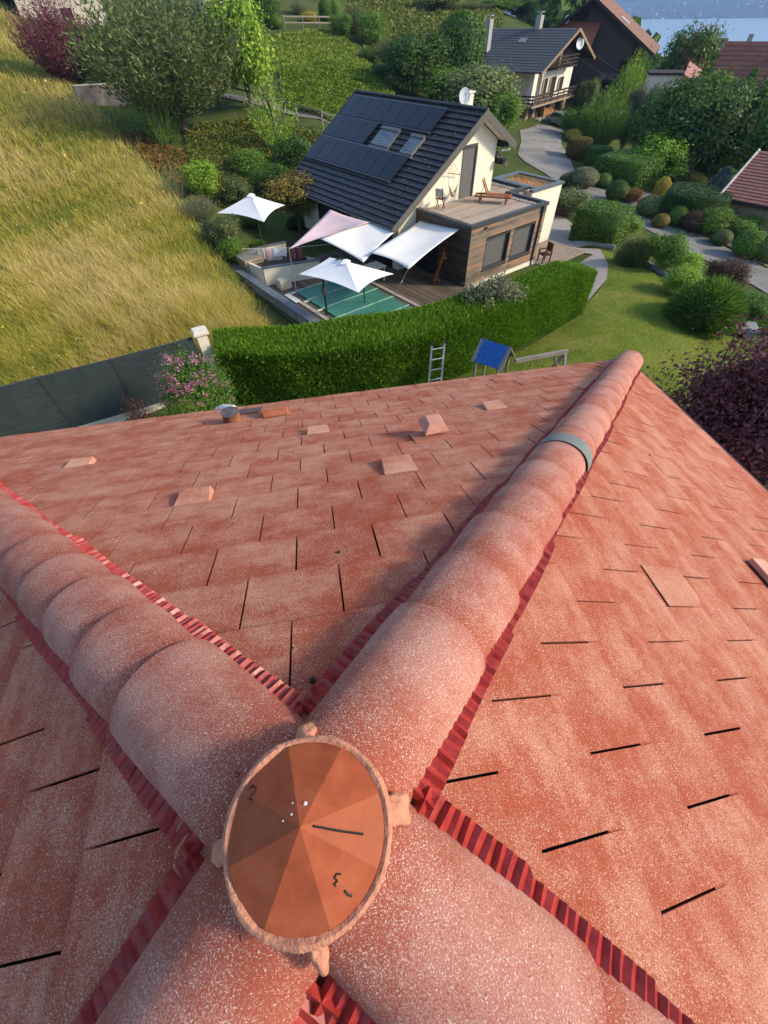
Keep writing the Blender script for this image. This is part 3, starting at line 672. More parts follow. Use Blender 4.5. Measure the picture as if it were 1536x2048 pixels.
for b0, b1, s0, s1 in ((8.15, 9.75, 2.10, 3.25), (6.0, 7.02, 2.2, 3.36)):
    p = link('skylight', slab_box(b0, b1, s0, s1, .0, .12), nroof, plain('skylight_frame', (.24, .24, .235), .4, .1, 4, .4))
    link('skylight_pane', slab_box(b0 + .12, b1 - .12, s0 + .22, s1 - .08, .121, .126), nroof, MATS.get('skylight_glass') or sky_mat())
    link('shutter_box', slab_box(b0 - .02, b1 + .02, s0 - .02, s0 + .16, .12, .19), nroof, plain('shutter_case', (.17, .17, .165), .4, .1, 4, .4))
    link('apron', slab_box(b0 - .12, b1 + .12, s1 + .01, s1 + .16, .03, .05), nroof, plain('lead_apron', (.22, .225, .23), .45, .15, 4, .3))
# chimney with satellite dish behind the ridge
b = MB(); b.box((4.5, 5.35, -3.2), (4.95, 5.75, -1.92)); b.box((4.44, 5.29, -1.92), (5.01, 5.81, -1.86)); ch = link('chimney', b, nh, M_RENDER)
b = MB(); V = []; Fs = []; N = 28
cx = np.array([4.3, 5.4, -2.02]); ndir = np.array([-.55, -.75, .25]); ndir /= np.linalg.norm(ndir); e1 = np.cross(ndir, (0, 0, 1)); e1 /= np.linalg.norm(e1); e2 = np.cross(e1, ndir)
for j in range(6):
    r = .34 * j / 5
    for k in range(N): a = 2 * math.pi * k / N; V.append(cx + e1 * r * math.cos(a) * .85 + e2 * r * math.sin(a) + ndir * (r * r * .35))
for j in range(5):
    for k in range(N): Fs.append((j * N + k, j * N + (k + 1) % N, (j + 1) * N + (k + 1) % N, (j + 1) * N + k))
dish = link('satellite_dish', b.add(V, Fs), nh, plain('dish_white', (.70, .71, .72), .4, .04), smooth=True)
b = MB(); b.tube([cx - ndir * .02, cx - ndir * .2, (4.6, 5.5, -2.2)], .025, 6); b.tube([cx - e2 * .32 + ndir * .05, cx + ndir * .42], .012, 5); b.box(tuple(cx + ndir * .42 - .04), tuple(cx + ndir * .42 + .04)); link('bracket', b, dish, M_STEEL)
# terrace wing
DZ = -6.05; PT = -5.90
b = MB(); b.box((.03, .2, GZ), (6.0, 4.1, DZ - .03)); b.box((5.93, 2.75, GZ - .5), (7.5, 5.5, DZ - .03)); link('wing_wall', b, nh, M_RENDER)
W1, W2 = (1.24, 3.16), (3.47, 5.28); WZ0, WZ1 = -8.2, -6.7
L = []
for (a0, a1, z0, z1, t) in boards(None, 0, 6.02, 0, GZ - .02, PT - .1, 0):
    if z1 > WZ0 and z0 < WZ1:
        for q0, q1 in ((0, W1[0]), (W1[1], W2[0]), (W2[1], 6.02)): L.append(((q0, -.002 - t, z0), (q1, .03, z1)))
    else:
        cut = random.uniform(1.5, 4.5); L.append(((0, -.002 - t, z0), (cut, .03, z1))); L.append(((cut + .006, -.002 - t, z0), (6.02, .03, z1)))
board_obj('cladding', L, nh, M_CLAD)
L = []
for (a0, a1, z0, z1, t) in boards(None, 0, 4.1, 0, GZ - .02, PT - .1, 1):
    segs = ((0, 2.2), (3.95, 4.1)) if z0 < -6.72 else ((0, 1.7), (1.706, 4.1))
    for q0, q1 in segs: L.append(((-.004 - t, q0 + (.032 if q0 == 0 else 0), z0), (.03, q1, z1)))
board_obj('cladding', L, nh, M_CLADD)
b = MB(); b.box((.0, 2.2, GZ), (.02, 3.95, -6.74)); link('glass_door', b, nh, M_BLACK)
L = []
for (a0, a1, z0, z1, t) in boards(None, 0, 1, 0, GZ - .1, PT - .1, 1): L.append(((6.0, .05, z0), (6.02 + t, 2.75, z1)))
board_obj('cladding', L, nh, M_CLAD)
for q0, q1 in (W1, W2):
    wn = link('window', MB().box((q0, -.035, WZ0), (q1, .19, WZ0 + .07)).box((q0, -.035, WZ1 - .05), (q1, .19, WZ1)).box((q0, -.035, WZ0 + .07), (q0 + .05, .19, WZ1 - .05)).box((q1 - .05, -.035, WZ0 + .07), (q1, .19, WZ1 - .05)), nh, M_ANTH)
    L = [((q0 + .05, .15 - .012 * (k % 2), WZ0 + .07 + k * .0555), (q1 - .05, .18, WZ0 + .07 + (k + 1) * .0555 - .004)) for k in range(25)]
    board_obj('roller_shutter', [(lo, hi) for lo, hi in L], wn, M_SHUT)
    link('sill', MB().box((q0 - .05, -.09, WZ0 - .05), (q1 + .05, -.03, WZ0 - .005)), wn, M_ANTH)
# parapet coping
CT = PT - .1
def cop(b, p, q, w_=.26): b.box((min(p[0], q[0]) - (w_ / 2 if p[0] == q[0] else 0), min(p[1], q[1]) - (w_ / 2 if p[1] == q[1] else 0), CT - .06), (max(p[0], q[0]) + (w_ / 2 if p[0] == q[0] else 0), max(p[1], q[1]) + (w_ / 2 if p[1] == q[1] else 0), PT))
b = MB(); cop(b, (-.06, .08), (6.1, .08)); cop(b, (.07, .211), (.07, 4.08)); cop(b, (5.97, .211), (5.97, 2.88)); cop(b, (6.101, 2.75), (7.63, 2.75)); cop(b, (7.5, 2.881), (7.5, 5.5)); b.box((5.93, 5.36, CT - .06), (7.36, 5.62, PT)); link('parapet_coping', b, nh, M_ANTH)
L = [((.21, .22 + k * .125, DZ - .02), (7.36 if .22 + k * .125 > 2.9 else 5.83, .22 + k * .125 + .115, DZ + random.uniform(0, .006))) for k in range(40) if .22 + k * .125 < 4.0 or False]
L += [((5.94, 4.1 + k * .125, DZ - .02), (7.36, 4.1 + k * .125 + .115, DZ + random.uniform(0, .006))) for k in range(10)]
o = board_obj('terrace_decking', L, nh, M_DECK)
b = MB()
for k in range(500):
    x = random.uniform(5.45, 5.8); y = random.uniform(.25, 2.6)
    if k > 330: x = random.uniform(6.9, 7.3); y = random.uniform(2.95, 5.3)
    s = random.uniform(.02, .05); b.box((x - s, y - s, DZ), (x + s, y + s, DZ + s), None)
o = link('gravel', b, nh, plain('pale_gravel', (.38, .33, .28), .9, .3, 9)); o['kind'] = 'stuff'
# white volume with dry planted roof
b = MB(); b.box((7.64, 2.05, -9.6), (10.05, 5.3, -6.15)); b.box((7.18, 1.95, -9.6), (10.05, 2.05, -6.0)); b.box((9.9, 2.05, -9.6), (10.05, 5.3, -6.0)); link('white_volume', b, nh, M_RENDER)
b = MB(); b.box((7.1, 1.85, -6.0), (10.14, 2.17, -5.9)); b.box((9.84, 2.171, -6.0), (10.14, 5.45, -5.9)); b.box((7.64, 5.15, -6.0), (9.839, 5.45, -5.9)); b.box((7.632, 2.171, -6.0), (7.92, 5.149, -5.9)); link('coping', b, nh, plain('slate_blue_metal', (.13, .145, .15), .4, .1, 4, .3))
def tufts(name, pts, hgts, wid, parent, mat, bend=.5, seed=1):
    r = np.random.default_rng(seed); n = len(pts); P = np.asarray(pts); a = r.random(n) * 6.283; d = np.c_[np.cos(a), np.sin(a), np.zeros(n)]; sd = np.c_[-np.sin(a), np.cos(a), np.zeros(n)]
    h = np.asarray(hgts)[:, None]; w_ = np.asarray(wid).reshape(-1, 1) * np.ones((n, 1)); bd = (r.random((n, 1)) * bend) * h; up = np.array([[0, 0, 1.0]])
    V = np.stack([P - sd * w_ / 2, P + sd * w_ / 2, P + up * h * .55 + d * bd * .35 + sd * w_ * .4, P + up * h * .55 + d * bd * .35 - sd * w_ * .4, P + up * h * .93 + d * bd + sd * w_ * .12, P + up * h * .93 + d * bd - sd * w_ * .12], 1).reshape(-1, 3)
    i = np.arange(n)[:, None] * 6; Q = np.concatenate([i + np.array([[0, 1, 2, 3]]), i + np.array([[3, 2, 4, 5]])], 1).reshape(-1, 4)
    rnd = np.repeat(r.random(n), 2); tip = np.tile([0, 0, .55, .55, 1, 1], n)
    return np_mesh(name, V, Q, rnd, tip)
pts = np.c_[rng.uniform(7.95, 9.8, 1500), rng.uniform(2.2, 5.1, 1500), np.full(1500, -6.15)]
o = link('dry_sedum', tufts('dry_sedum', pts, rng.uniform(.08, .26, 1500), .02, nh, None), nh, foliage('dry_orange', (.30, .13, .03), (.46, .22, .06), (.55, .36, .14))); o['kind'] = 'stuff'
# shuttered door, downpipe
d = link('door', MB().box((3.22, 4.06, DZ), (4.16, 4.09, -3.86)), nh, M_SHUT); link('door_frame', MB().box((3.14, 4.02, -3.86), (4.28, 4.095, -3.72)).box((4.16, 4.0, DZ), (4.28, 4.095, -3.86)), d, M_ANTH)
link('downpipe', MB().tube([(5.62, -.08, -6.05), (5.62, -.08, -8.4), (5.62, -.08, -9.1)], .05, 8).box((5.52, -.16, -6.25), (5.72, -.02, -6.0)), nh, M_ANTH)
link('plinth', MB().box((0, -.06, -9.2), (6.02, .02, GZ - .03)), nh, M_RENDER)
link('spotlight', MB().box((.95, -.12, -6.2), (1.08, -.02, -6.12)), nh, M_BLACK)
# ------------------------------------------------------------------ terrace at the pool
struct(board_obj('pool_deck', [((-9.1 + .145 * k, -1.6, GZ - .08), (-9.1 + .145 * k + .135, 9.2, GZ + random.uniform(-.004, .004))) for k in range(62)] , None, M_DECKD)); _o = bpy.data.objects['pool_deck']; _o.location = HO; _o.rotation_euler = (0, 0, HT)
pool = hthing('swimming_pool', 'small swimming pool closed by a green ribbed cover beside the hedge', 'pool')
def cover_mat():
    b = NB('green_cover'); p = b.pos(True); n = b.noise(p, 2, 4); n2 = b.noise(b.scaled(p, (3, 30, 3)), 1, 2)
    return b.out(b.mix(b.math('MULTIPLY', n2, .3), b.ramp(n, [(.3, (.035, .17, .125)), (.7, (.06, .235, .18))]), (.10, .27, .22)), .45, n2, .2, .02, spec=.4)
cm = cover_mat()
for k in range(5):
    b0 = 5.4 - (k + 1) * 1.3
    link('cover_panel', MB().box((-7.4, b0 + .02, GZ + .02), (-3.95, b0 + 1.29, GZ + .075)), pool, cm)
    link('cover_tube', MB().tube([(-7.5, b0 + 1.3, GZ + .09), (-3.85, b0 + 1.3, GZ + .09)], .03, 8), pool, plain('pale_tube', (.2, .36, .31), .4))
    link('end_plate', MB().box((-7.72, b0 + 1.24, GZ + .03), (-7.45, b0 + 1.36, GZ + .07)), pool, plain('white_plastic', (.72, .70, .66)))
link('pool_edge', MB().box((-7.95, 5.45, GZ), (-3.5, 5.6, GZ + .05)).box((-7.95, -1.1, GZ), (-7.75, 5.45, GZ + .05)).box((-3.6, -1.1, GZ), (-3.4, 5.45, GZ + .05)), pool, plain('pebble_edge', (.40, .35, .29), .9, .4, 14, bump=.5))
link('drain_cover', MB().box((-8.1, 4.3, GZ + .05), (-7.8, 5.5, GZ + .07)), pool, plain('white_plastic', (.7, .7, .7)))
pw = hthing('pool_wall', 'low rendered wall with slate grey coping between pool and meadow', 'wall')
link('wall', MB().box((-9.05, .6, -9.0), (-8.75, 10.2, -8.26)), pw, plain('grey_render', (.33, .32, .29), .9, .2, 2, bump=.2))
link('coping', MB().box((-9.12, .55, -8.26), (-8.68, 3.6, -8.2)).box((-9.12, 3.61, -8.26), (-8.68, 6.9, -8.2)).box((-9.12, 6.91, -8.26), (-8.68, 10.25, -8.2)), pw, plain('slate_coping', (.13, .145, .16), .55, .2, 3))
# white planter walls
pl = hthing('planter_wall', 'long ivory planter wall with dark coping behind the pool', 'planter')
p0 = hz(526, 563, GZ); p1 = hz(622, 560, GZ)
link('wall', MB().beam((-8.15, 7.4, -8.3), (-5.2, 6.35, -8.3), .14, .9), pl, M_RENDER); link('coping', MB().beam((-8.2, 7.42, -7.83), (-5.15, 6.33, -7.83), .22, .05), pl, plain('slate_coping', (.1, .1, .11)))
link('soil', MB().box((-8.1, 7.5, -8.7), (-5.3, 8.9, -8.0)), pl, plain('soil', (.06, .045, .03), .95, .4, 6, bump=.5)); link('end_wall', MB().beam((-8.2, 7.45, -8.3), (-8.35, 8.7, -8.3), .14, .9), pl, M_RENDER)
pl2 = hthing('planter_wall', 'short ivory planter wall under the garden parasol', 'planter')
link('wall', MB().beam((-7.3, 11.0, -8.45), (-4.9, 10.7, -8.45), .14, .75), pl2, M_RENDER); link('coping', MB().beam((-7.35, 11.0, -8.05), (-4.85, 10.7, -8.05), .22, .05), pl2, plain('slate_coping', (.1, .1, .11)))
# compost box with slatted lid
P = hz(500, 545, -8.2); cb = hthing('compost_box', 'pale slatted wooden compost box at the end of the pool wall', 'box')
A0, Bb = -8.45, 8.9
link('body', MB().box((A0 - .1, Bb - .2, -9.0), (A0 + .95, Bb + .8, -7.75)), cb, wood_mat('bare_pine', (.25, .19, .13), (.42, .33, .24), (.52, .43, .33)))
for k in range(6): link('slat', MB().box((A0 - .13, Bb - .27, -8.72 + k * .17), (A0 + .98, Bb - .21, -8.6 + k * .17)), cb, MATS['bare_pine'])
link('lid', MB().box((A0 - .2, Bb - .26, -7.745), (A0 + 1.0, Bb + .9, -7.69)), cb, plain('weathered_lid', (.21, .185, .16), .8, .3, 8))
tag(link('plank', MB().beam((-8.0, 9.75, -8.3), (-8.5, 10.3, -6.95), .14, .03), None, MATS['bare_pine'], loc=tuple(HO), rz=HT), 'bare pine plank leaning upright behind the compost box', 'plank')
tag(link('paving_slab', MB().prism([(-7.3, 8.6, GZ + .10), (-5.4, 7.6, GZ + .10), (-4.2, 8.4, GZ + .10), (-4.8, 9.9, GZ + .10), (-6.9, 10.0, GZ + .10)], (0, 0, .08)), None, plain('pale_stone', (.42, .375, .32), .85, .15, 3, bump=.2), loc=tuple(HO), rz=HT), 'pale flat stone platform beside the washing line', 'paving slab')
tag(link('planter_box', MB().box((-7.85, 6.2, GZ), (-7.2, 6.75, -8.3)).box((-7.8, 6.25, -8.3), (-7.25, 6.7, -8.27)), None, plain('cream_box', (.55, .48, .36), .85, .1), loc=tuple(HO), rz=HT), 'small cream planter box at the foot of the ivory wall', 'planter')
# washing line
ln = hthing('washing_line', 'thin white washing line strung from post to house', 'clothes line')
La, Lb = (-8.3, 9.3, -7.35), (-1.4, 5.1, -7.15)
pts = [tuple(np.array(La) + (np.array(Lb) - np.array(La)) * t - np.array([0, 0, .18 * math.sin(math.pi * t)])) for t in np.linspace(0, 1, 13)]
link('cord', MB().tube(pts, .012, 5), ln, plain('white_cord', (.7, .68, .62))); link('post', MB().tube([(-8.3, 9.3, -8.8), (-8.3, 9.3, -7.3)], .03, 6), ln, M_STEEL)
def cloth(name, label, c, t0, t1, drop, mat, drop2=0):
    m = MB(); V = []; Fs = []; n, k = 8, 8; d = np.array(Lb) - np.array(La)
    for i in range(n + 1):
        t = t0 + (t1 - t0) * i / n; base = np.array(La) + d * t - np.array([0, 0, .18 * math.sin(math.pi * t)])
        for j in range(k + 1): q = j / k; V.append(base + np.array([.03 * math.sin(i * 1.9 + q * 2) * q - .05 * q, -.04 * q + .03 * math.cos(i * 1.3) * q, -q * drop * (1 + .05 * math.sin(i)) + .015]))
    for i in range(n):
        for j in range(k): Fs.append((i * (k + 1) + j, (i + 1) * (k + 1) + j, (i + 1) * (k + 1) + j + 1, i * (k + 1) + j + 1))
    o = link(name, m.add(V, Fs), None, mat, smooth=True, loc=tuple(HO), rz=HT); s = o.modifiers.new('thickness', 'SOLIDIFY'); s.thickness = .008
    return tag(o, label, c)
def check_mat():
    b = NB('pink_check_cloth'); p = b.pos(True); ch = b.n('TexBrick'); ch.inputs['Scale'].default_value = 4; b.l(b.scaled(p, (1, 1, 2.2), (1.5708, 0, .5)), ch.inputs[0]); ch.inputs['Color1'].default_value = (.50, .18, .18, 1); ch.inputs['Color2'].default_value = (.62, .34, .33, 1); ch.inputs['Mortar'].default_value = (.75, .62, .6, 1); ch.inputs['Mortar Size'].default_value = .05
    return b.out(ch.outputs[0], .9)
def stripe_mat():
    b = NB('bright_striped_towel'); p = b.pos(True); s = b.n('SeparateXYZ'); b.l(b.scaled(p, (2.6, 2.6, 0), (0, 0, .5)), s.inputs[0]); fr = b.math('FRACT', s.outputs[0])
    return b.out(b.ramp(fr, [(0, (.02, .03, .10)), (.25, (.5, .03, .03)), (.55, (.02, .2, .1)), (.75, (.6, .05, .04)), (.9, (.03, .2, .3))], 'CONSTANT'), .9)
cloth('towel', 'pink checked towel hanging longest on the washing line', 'towel', .15, .265, 1.25, check_mat())
cloth('towel', 'red, green and navy striped towel on the washing line', 'towel', .325, .405, .95, stripe_mat())
cloth('laundry', 'white cloth hanging on the washing line beside the striped towel', 'laundry', .2, .30, .42, plain('white_cotton', (.72, .72, .7), .9, .05))
cloth('laundry', 'small grey cloth pegged nearest the line post', 'laundry', .09, .145, .45, plain('grey_cotton', (.36, .34, .32), .9, .1))
# shade sails
def sail(label, C4, mat, sag=.12, inset=.12, n=14):
    P = [np.array(p, float) for p in C4]; V = []; Fs = []; cen = sum(P) / 4
    for i in range(n + 1):
        for j in range(n + 1):
            u, v = i / n, j / n
            p = P[0] * (1 - u) * (1 - v) + P[1] * u * (1 - v) + P[2] * u * v + P[3] * (1 - u) * v
            eu, ev = 4 * u * (1 - u), 4 * v * (1 - v)
            k = inset * (eu * abs(2 * v - 1) ** 1.5 + ev * abs(2 * u - 1) ** 1.5)
            p = p + (cen - p) * k; p[2] -= sag * eu * ev + .02 * math.sin(u * 9 + v * 5) * eu * ev; V.append(p)
    for i in range(n):
        for j in range(n): Fs.append((i * (n + 1) + j, (i + 1) * (n + 1) + j, (i + 1) * (n + 1) + j + 1, i * (n + 1) + j + 1))
    r = hthing('shade_sail', label, 'shade sail', 'shade sails over the terrace')
    o = link('canvas', MB().add(V, Fs), r, mat, smooth=True); s = o.modifiers.new('thickness', 'SOLIDIFY'); s.thickness = .006
    return r
M_SAILW = plain('white_sailcloth', (.78, .76, .71), .75, .04, 1.5); M_SAILP = plain('rose_sailcloth', (.62, .47, .49), .75, .06, 1.2)
s3 = sail('white shade sail fixed to the timber wing, held by a ground rope', [(.35, 3.95, -6.45), (-.02, .75, -6.18), (-4.55, -.5, -6.6), (-4.85, 2.1, -6.5)], M_SAILW, .12, .08)
link('rope', MB().tube([(-4.49, -.43, -6.6), (-4.3, .4, -7.6), (-4.18, 1.11, -8.62)], .014, 5).tube([(-4.36, .15, -7.35), (-4.32, .3, -7.5)], .03, 6), s3, plain('white_cord', (.7, .68, .62)))
s2 = sail('white shade sail under the roof eave, middle one of three', [(-1.95, 3.55, -6.5), (-5.45, 1.75, -6.7), (-5.6, 5.35, -6.5), (-2.2, 5.9, -6.45)], M_SAILW, .12, .05)
link('post', MB().tube([(-5.4, 1.9, GZ), (-5.39, 1.92, -6.72)], .035, 8), s2, M_ANTH)
s1 = sail('rose tinted shade sail beside the round topped tree', [(-2.6, 8.78, -6.42), (-2.24, 5.35, -6.42), (-5.6, 5.28, -6.45), (-7.6, 5.1, -6.5)], M_SAILP, .18, .07)
link('post', MB().tube([(-7.5, 5.2, GZ), (-7.53, 5.16, -6.5)], .03, 8), s1, M_STEEL)
# parasols
def parasol(label, C4, apex_, pole, side, group='white garden parasols'):
    r = hthing('parasol', label, 'parasol', group); P = [np.array(p, float) for p in C4]; ap = np.array(apex_, float)
    V = []; Fs = []; n, m_ = 12, 8
    for q in range(4):
        a, c = P[q], P[(q + 1) % 4]; o = len(V)
        for i in range(n + 1):
            e = a + (c - a) * i / n; mid = 4 * (i / n) * (1 - i / n); e = e + (ap - e) * .10 * mid
            for j in range(m_ + 1):
                t = j / m_; p = ap + (e - ap) * t; p[2] -= .10 * t * (1 - t) * (1 + mid); V.append(p)
        for i in range(n):
            for j in range(m_): Fs.append((o + i * (m_ + 1) + j, o + i * (m_ + 1) + j + 1, o + (i + 1) * (m_ + 1) + j + 1, o + (i + 1) * (m_ + 1) + j))
    o = link('canopy', MB().add(V, Fs), r, M_PARA); s = o.modifiers.new('thickness', 'SOLIDIFY'); s.thickness = .006
    link('vent_cap', MB().lathe([(.30, -.06), (.15, .03), (.02, .07)], 4, tuple(ap)), r, M_PARA)
    for q in range(4): link('rib', MB().beam(tuple(ap - np.array([0, 0, .05])), tuple(P[q] - np.array([0, 0, .03])), .025), r, M_ANTH)
    return r
M_PARA = plain('white_canvas', (.80, .80, .79), .7, .03, 2)
u1 = parasol('white cantilever parasol with black side pole over the pool', [(-8.85, 2.04, -6.45), (-6.78, 2.6, -6.4), (-5.73, -.86, -6.4), (-7.96, -1.25, -6.45)], (-7.2, .7, -5.95), None, True)
link('pole', MB().tube([(-7.52, 2.25, GZ), (-7.52, 2.25, -6.5)], .05, 10), u1, M_BLACK)
link('arm', MB().tube([(-7.52, 2.25, -6.52), (-7.0, 2.0, -6.35), (-7.1, 1.2, -6.0), (-7.2, .7, -5.92)], .03, 8), u1, M_ANTH); link('crank_box', MB().box((-7.6, 2.15, -7.75), (-7.42, 2.33, -7.45)), u1, M_ANTH)
u2 = parasol('white parasol standing among the shrubs beside the meadow', [(-7.6, 13.6, -6.65), (-5.0, 14.9, -6.6), (-3.8, 12.0, -6.6), (-6.25, 10.2, -6.65)], (-5.5, 12.9, -5.95), None, False)
link('pole', MB().tube([(-5.6, 12.5, -8.75), (-5.6, 12.5, -6.05)], .04, 10), u2, M_ANTH)
# ------------------------------------------------------------------ furniture
def lounger(label, loc, rz, back, mat, low=0):
    r = empty('sun_lounger', label, 'sun lounger', tuple(loc), rz, 'wooden sun loungers')
    link('frame', MB().box((-1.0, -.32, .26), (1.0, -.27, .33)).box((-1.0, .27, .26), (1.0, .32, .33)).box((-1.0, -.27, .26), (-.95, .27, .33)).box((.95, -.27, .26), (1.0, .27, .33)), r, mat)
    for x in (-.7, .75):
        for y in (-.29, .29): link('leg', MB().box((x - .04, y - .03, 0), (x + .04, y + .03, .26)), r, mat)
    for k in range(13): link('slat', MB().box((-.28 + k * .098, -.27, .335), (-.28 + k * .098 + .07, .27, .36)), r, mat)
    h = Vector((-.30, 0, .34)); d = Vector((-math.cos(back), 0, math.sin(back)))
    bk = link('backrest', MB().beam(h + Vector((0, -.25, 0)), h + d * .78 + Vector((0, -.25, 0)), .04).beam(h + Vector((0, .25, 0)), h + d * .78 + Vector((0, .25, 0)), .04), r, mat)
    for k in range(8): q = h + d * (.04 + k * .1); link('slat', MB().beam(q + Vector((0, -.27, 0)), q + Vector((0, .27, 0)), .07, .02, tuple(Vector((0, 1, 0)).cross(d))), bk, mat)
    link('prop', MB().beam(h + d * .5, (-.75, 0, .3), .03), r, mat)
    return r
lounger('reddish teak sun lounger with raised back on the roof terrace', hw(4.15, 2.35, DZ + .012), HT - 1.0, 1.05, M_TEAK)
r2 = lounger('orange brown slatted lounger propped against the dark timber wall', hw(-.55, 1.2, GZ + .75), 0, .02, M_TEAK); r2.rotation_euler = (0, -1.30, HT - .75); r2.scale = (.78, 1.05, .78)
def fold_chair(label, loc, rz, mat, pale):
    r = empty('folding_chair', label, 'chair', tuple(loc), rz, None)
    for y in (-.2, .2):
        link('leg', MB().beam((-.18, y, 0), (.16, y, .46), .03), r, mat); link('leg', MB().beam((.2, y * .9, 0), (-.2, y * .9, .46), .03), r, mat)
        link('back_post', MB().beam((-.2, y, .44), (-.3, y, .95), .03), r, mat)
    link('seat', MB().box((-.2, -.21, .44), (.2, .21, .47)), r, mat); link('backrest', MB().beam((-.235, 0, .55), (-.295, 0, .93), .36, .015, (1, 0, 0)), r, pale)
    return r
fold_chair('folding chair with pale back against the gable wall', hw(1.2, 3.5, DZ + .012), HT + .35, M_OLDTEAK, plain('pale_canvas', (.48, .44, .38), .9))
c = empty('garden_chair', 'dark red garden armchair at the corner of the timber wing', 'chair', tuple(hw(6.55, -.3, -8.95)), HT - 1.9)
for x, y in ((-.25, -.25), (.25, -.25), (-.25, .25), (.25, .25)): link('leg', MB().box((x - .03, y - .03, 0), (x + .03, y + .03, .62)), c, M_OLDTEAK)
link('seat', MB().box((-.27, -.27, .4), (.27, .27, .45)), c, M_OLDTEAK); link('backrest', MB().box((-.27, .22, .55), (.27, .26, 1.0)), c, M_OLDTEAK)
for x in (-.27, .27): link('armrest', MB().box((x - .035, -.28, .62), (x + .035, .28, .65)), c, M_OLDTEAK)
struct(link('side_deck', MB().box((6.05, -1.0, -9.05), (9.9, 1.85, -8.96)), None, M_DECK, loc=tuple(HO), rz=HT))
# hammock chair on the gable wall
hm_ = hthing('hammock_chair', 'white rope hammock chair hanging on the gable wall', 'hammock chair')
M_ROPE = plain('ecru_cotton', (.40, .35, .27), .9)
link('rope', MB().tube([(2.45, 3.98, -4.3), (2.0, 3.9, -4.68)], .012, 5).tube([(2.45, 3.98, -4.3), (2.9, 3.9, -4.85)], .012, 5).tube([(2.0, 3.9, -4.68), (2.1, 3.85, -5.3)], .01, 5).tube([(2.9, 3.9, -4.85), (2.8, 3.85, -5.35)], .01, 5), hm_, M_ROPE)
link('spreader', MB().tube([(1.95, 3.9, -4.66), (2.95, 3.9, -4.87)], .018, 6), hm_, M_OLDTEAK)
V = []; Fs = []; n = 12
for i in range(n + 1):
    t = i / n; a = 2.05 + .75 * t; sag = math.sin(math.pi * t)
    for j in range(6): V.append((a, 3.9 - .22 * sag * math.sin(j / 5 * 3.14) - .02, -5.1 - .62 * sag * (1 - .35 * j / 5) - .15 * t))
for i in range(n):
    for j in range(5): Fs.append((i * 6 + j, (i + 1) * 6 + j, (i + 1) * 6 + j + 1, i * 6 + j + 1))
o = link('seat', MB().add(V, Fs), hm_, M_ROPE, smooth=True); s = o.modifiers.new('t', 'SOLIDIFY'); s.thickness = .012
# table under the sails
t = empty('garden_table', 'white clothed table in the shade under the sails', 'table', tuple(hw(-3.5, 3.9, GZ + .01)), HT)
link('table_top', MB().box((-.8, -.45, .70), (.8, .45, .75)), t, plain('white_cotton', (.7, .7, .7)))
for x in (-.7, .7):
    for y in (-.38, .38): link('leg', MB().box((x - .03, y - .03, 0), (x + .03, y + .03, .7)), t, plain('white_plastic', (.7, .7, .7)))
# ================================================================== fence, pillar and garden things near the red roof
FT = -5.95; FB = -7.85
fx = [np.array(p) for p in ((-12.15, 11.6), (-10.2, 12.15), (-8.24, 12.83), (-6.27, 13.42), (-4.35, 14.07), (-3.62, 14.42))]
M_FENCE = plain('anthracite_slat', (.04, .052, .056), .5, .18, 2.5, .1); M_FPOST = plain('anthracite_post', (.04, .05, .053), .45, .1)
fn = empty('slat_fence', 'dark grey slatted panel fence along the hay meadow', 'fence', (fx[2][0], fx[2][1], FB))
def fl(p, z): return (p[0] - fx[2][0], p[1] - fx[2][1], z - FB)
for p in fx[:-1]: link('post', MB().box((p[0] - fx[2][0] - .045, p[1] - fx[2][1] - .045, -.02), (p[0] - fx[2][0] + .045, p[1] - fx[2][1] + .045, FT - FB + .03)), fn, M_FPOST)
for i in range(len(fx) - 1):
    p, q = fx[i], fx[i + 1]; d = (q - p) / np.linalg.norm(q - p); p2, q2 = p + d * .05, q - d * (.05 if i < 4 else .22)
    smoothp = (i == 2); n = 2 if smoothp else 12; h = (FT - FB) / n
    for k in range(n):
        z0, z1 = FB + k * h + .006, FB + (k + 1) * h - .004; off = .03 * (k % 2)
        link('slat', MB().beam(fl(p2, (z0 + z1) / 2), fl(q2, (z0 + z1) / 2), .03 + off, z1 - z0), fn, M_FENCE)
    link('top_rail', MB().beam(fl(p2, FT + .012), fl(q2, FT + .012), .05, .03), fn, M_FPOST)
lw = empty('low_wall', 'low cream rendered wall carrying the grey slatted fence', 'wall', (fx[2][0], fx[2][1], -8.5))
def ll(p, z): return (p[0] - fx[2][0], p[1] - fx[2][1], z + 8.5)
for i in range(len(fx) - 1):
    link('wall', MB().beam(ll(fx[i], -8.24), ll(fx[i + 1], -8.24), .2, .7), lw, plain('cream_render', (.66, .6, .48)))
    link('coping', MB().beam(ll(fx[i], -7.875), ll(fx[i + 1], -7.875), .28, .04), lw, plain('pale_concrete', (.50, .46, .38), .85, .1, 4))
pp = fx[-1]; pi_ = empty('fence_pillar', 'cream fence pillar with flat cap between fence and hedge', 'pillar', (pp[0] + .08, pp[1] + .03, -8.5), .32)
link('shaft', MB().box((-.17, -.17, 0), (.17, .17, 2.62)), pi_, plain('cream_pillar', (.70, .64, .51), .85, .08, 3, bump=.15)); link('cap', MB().box((-.25, -.25, 2.62), (.25, .25, 2.70)).box((-.21, -.21, 2.70), (.21, .21, 2.74)), pi_, plain('cream_cap', (.68, .63, .53), .8, .08, 3))
